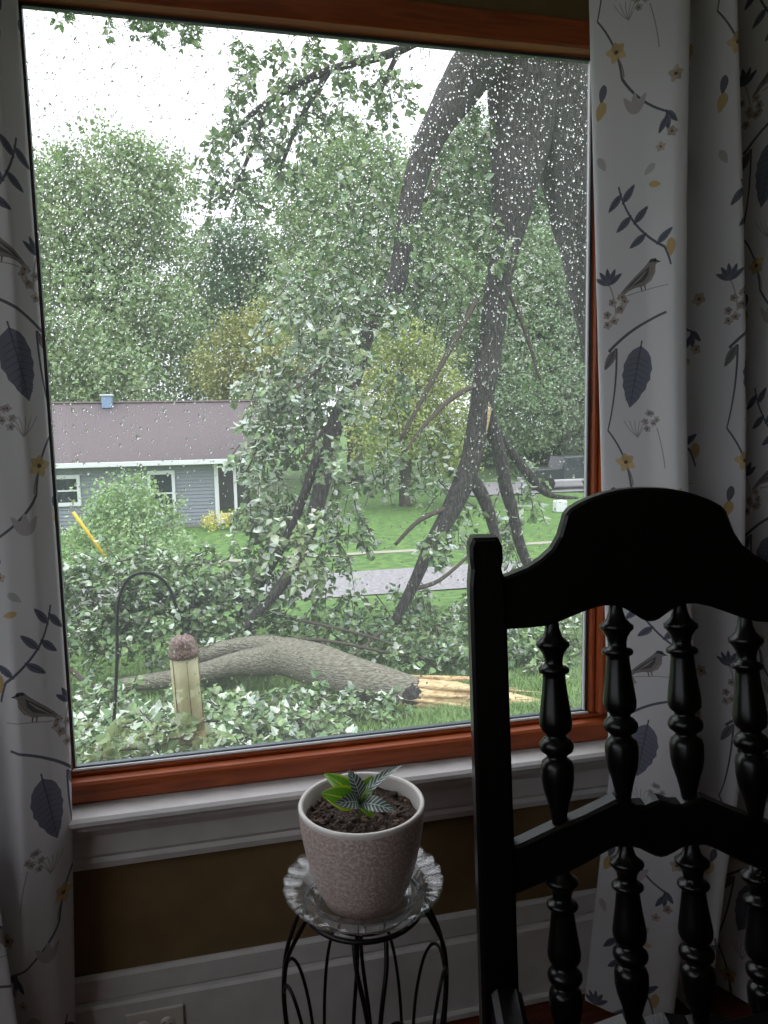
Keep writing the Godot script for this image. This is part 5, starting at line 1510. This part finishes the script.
	for q in [
		[Vector3(-0.066, 0.03, 0.004), 0.021, green, Vector3(0.25, 0.55, 1)],
		[Vector3(-0.056, 0.05, -0.03), 0.016, green, Vector3(0.3, 0.6, 0.9)],
		[Vector3(-0.014, 0.058, -0.01), 0.015, dark, Vector3(0.5, 0.2, 1)],
		[Vector3(0.026, 0.042, -0.01), 0.015, green, Vector3(-0.5, 0.5, 1)],
		[Vector3(0.076, 0.062, -0.006), 0.0095, dark, Vector3(-0.7, 0.55, 0.5)],
		[Vector3(-0.046, 0.03, 0.045), 0.014, dark, Vector3(-0.1, 0.8, 1)],
		[Vector3(0.052, 0.004, 0.045), 0.014, dark, Vector3(0.2, 0.8, 1)],
		[Vector3(0.018, -0.012, 0.03), 0.01, green, Vector3(0.3, 0.5, 1)]]:
		part("leaf", plant_leaf(hub, hub + q[0], q[1], q[3]), q[2], py)

func leaf_texture(c: Color, vein: Color, edge: bool) -> StandardMaterial3D:
	var im := Image.create(128, 256, false, Image.FORMAT_RGB8)
	for y in 256:
		for x in 128:
			var u := absf(x / 127.0 - 0.5) * 2.0
			var v := y / 255.0
			var k := c
			var f := fposmod(v * 9.0 - u * 1.6, 1.0)
			var w := 0.1 if edge else 0.34
			if f < w and u > 0.04:
				k = c.lerp(vein, 0.35 if edge else 0.9)
			if u < 0.07:
				k = vein
			if edge and u > 0.8:
				k = c.lerp(vein, 0.8)
			im.set_pixel(x, y, k)
	var m := mat(Color.WHITE, 0.35)
	m.albedo_texture = tex(im)
	m.backlight_enabled = true
	m.backlight = Color(0.6, 0.6, 0.5) if edge else Color(0.15, 0.15, 0.15)
	m.cull_mode = BaseMaterial3D.CULL_DISABLED
	return m

func plant_leaf(a: Vector3, b: Vector3, w: float, up: Vector3) -> ArrayMesh:
	var st := new_st()
	st.set_smooth_group(0)
	var d := b - a
	var side := d.cross(up).normalized()
	var nrm := side.cross(d).normalized()
	var n := 10
	var pt := func(i: int, j: int) -> Array:
		var t := float(i) / n
		var s := j / 2.0 - 1.0
		var ww := w * pow(sin(PI * clampf(pow(t, 0.9) * 0.97 + 0.015, 0, 1)), 0.85)
		var p := a + d * t + nrm * (sin(t * PI) * 0.12 * d.length() - 0.1 * d.length() * t * t) + side * ww * s + nrm * absf(s) * ww * 0.3
		return [p, Vector2(s * 0.5 + 0.5, t)]
	for i in n:
		for j in 4:
			for v in [[i, j], [i + 1, j], [i + 1, j + 1], [i, j], [i + 1, j + 1], [i, j + 1]]:
				var e: Array = pt.call(v[0], v[1])
				st.set_uv(e[1])
				st.add_vertex(e[0])
	st.index()
	st.generate_normals()
	return st.commit()

func fluted(profile: Array, sides: int, waves: int, amp: float) -> ArrayMesh:
	var st := new_st()
	st.set_smooth_group(0)
	var n := profile.size()
	var pt := func(i: int, j: int) -> Vector3:
		var a := TAU * (j % sides) / sides
		var p: Vector2 = profile[i]
		var f := smoothstep(0.104, 0.135, p.x)
		var w := cos(waves * a)
		var r := p.x + amp * 0.6 * w * f
		return Vector3(cos(a) * r, p.y + amp * w * f, sin(a) * r)
	for i in n - 1:
		for j in sides:
			var a: Vector3 = pt.call(i, j)
			var b: Vector3 = pt.call(i + 1, j)
			var c: Vector3 = pt.call(i + 1, j + 1)
			var d: Vector3 = pt.call(i, j + 1)
			if profile[i].x < 1e-6:
				tri(st, a, c, b)
			elif profile[i + 1].x < 1e-6:
				tri(st, a, d, b)
			else:
				tri(st, a, d, c)
				tri(st, a, c, b)
	st.index()
	st.generate_normals()
	return st.commit()

# ---------------------------------------------------------------- rain on the pane
func build_rain() -> void:
	var st := new_st()
	st.set_smooth_group(0)
	# a shallow dome bulging to -z with a flat back on the pane
	var prof := [Vector2(0, 0.55), Vector2(0.4, 0.5), Vector2(0.75, 0.33), Vector2(0.95, 0.12), Vector2(1.0, 0.0), Vector2(0, 0)]
	var m := lathe(prof, 10)
	var water := mat(Color(1, 1, 1, 0.0), 0.0)
	water.refraction_enabled = true
	water.refraction_scale = 0.033
	water.transparency = BaseMaterial3D.TRANSPARENCY_ALPHA
	var xf := []
	var cols := []
	var n := FastNoiseLite.new()
	n.seed = 12
	n.frequency = 3.0
	var turn := Basis(Vector3.RIGHT, -PI / 2)
	while xf.size() < 9500:
		var u := rng.randf()
		var v := rng.randf()
		var x := -0.306 + u * 1.106
		var y := 0.68 + v * 1.415
		# thick high up and at the sides, thin low down
		var d := 0.1 + 0.9 * smoothstep(0.3, 0.75, v) * (0.55 + 0.45 * n.get_noise_2d(x, y * 0.5))
		if u < 0.35:
			d *= 1.15
		if rng.randf() > d:
			continue
		var s := rng.randf_range(0.0008, 0.0022) * (1.5 if rng.randf() < 0.12 else 1.0)
		var b := turn.scaled(Vector3(s * rng.randf_range(0.8, 1.1), s * rng.randf_range(0.9, 1.7), s))
		xf.append(Transform3D(b, Vector3(x, y, -0.0006)))
		cols.append(Color.WHITE)
	var o := foliage("raindrops", self, m, water, xf, cols)
	tag(o, "rain drops clinging to the window pane", "raindrops", "", "stuff")
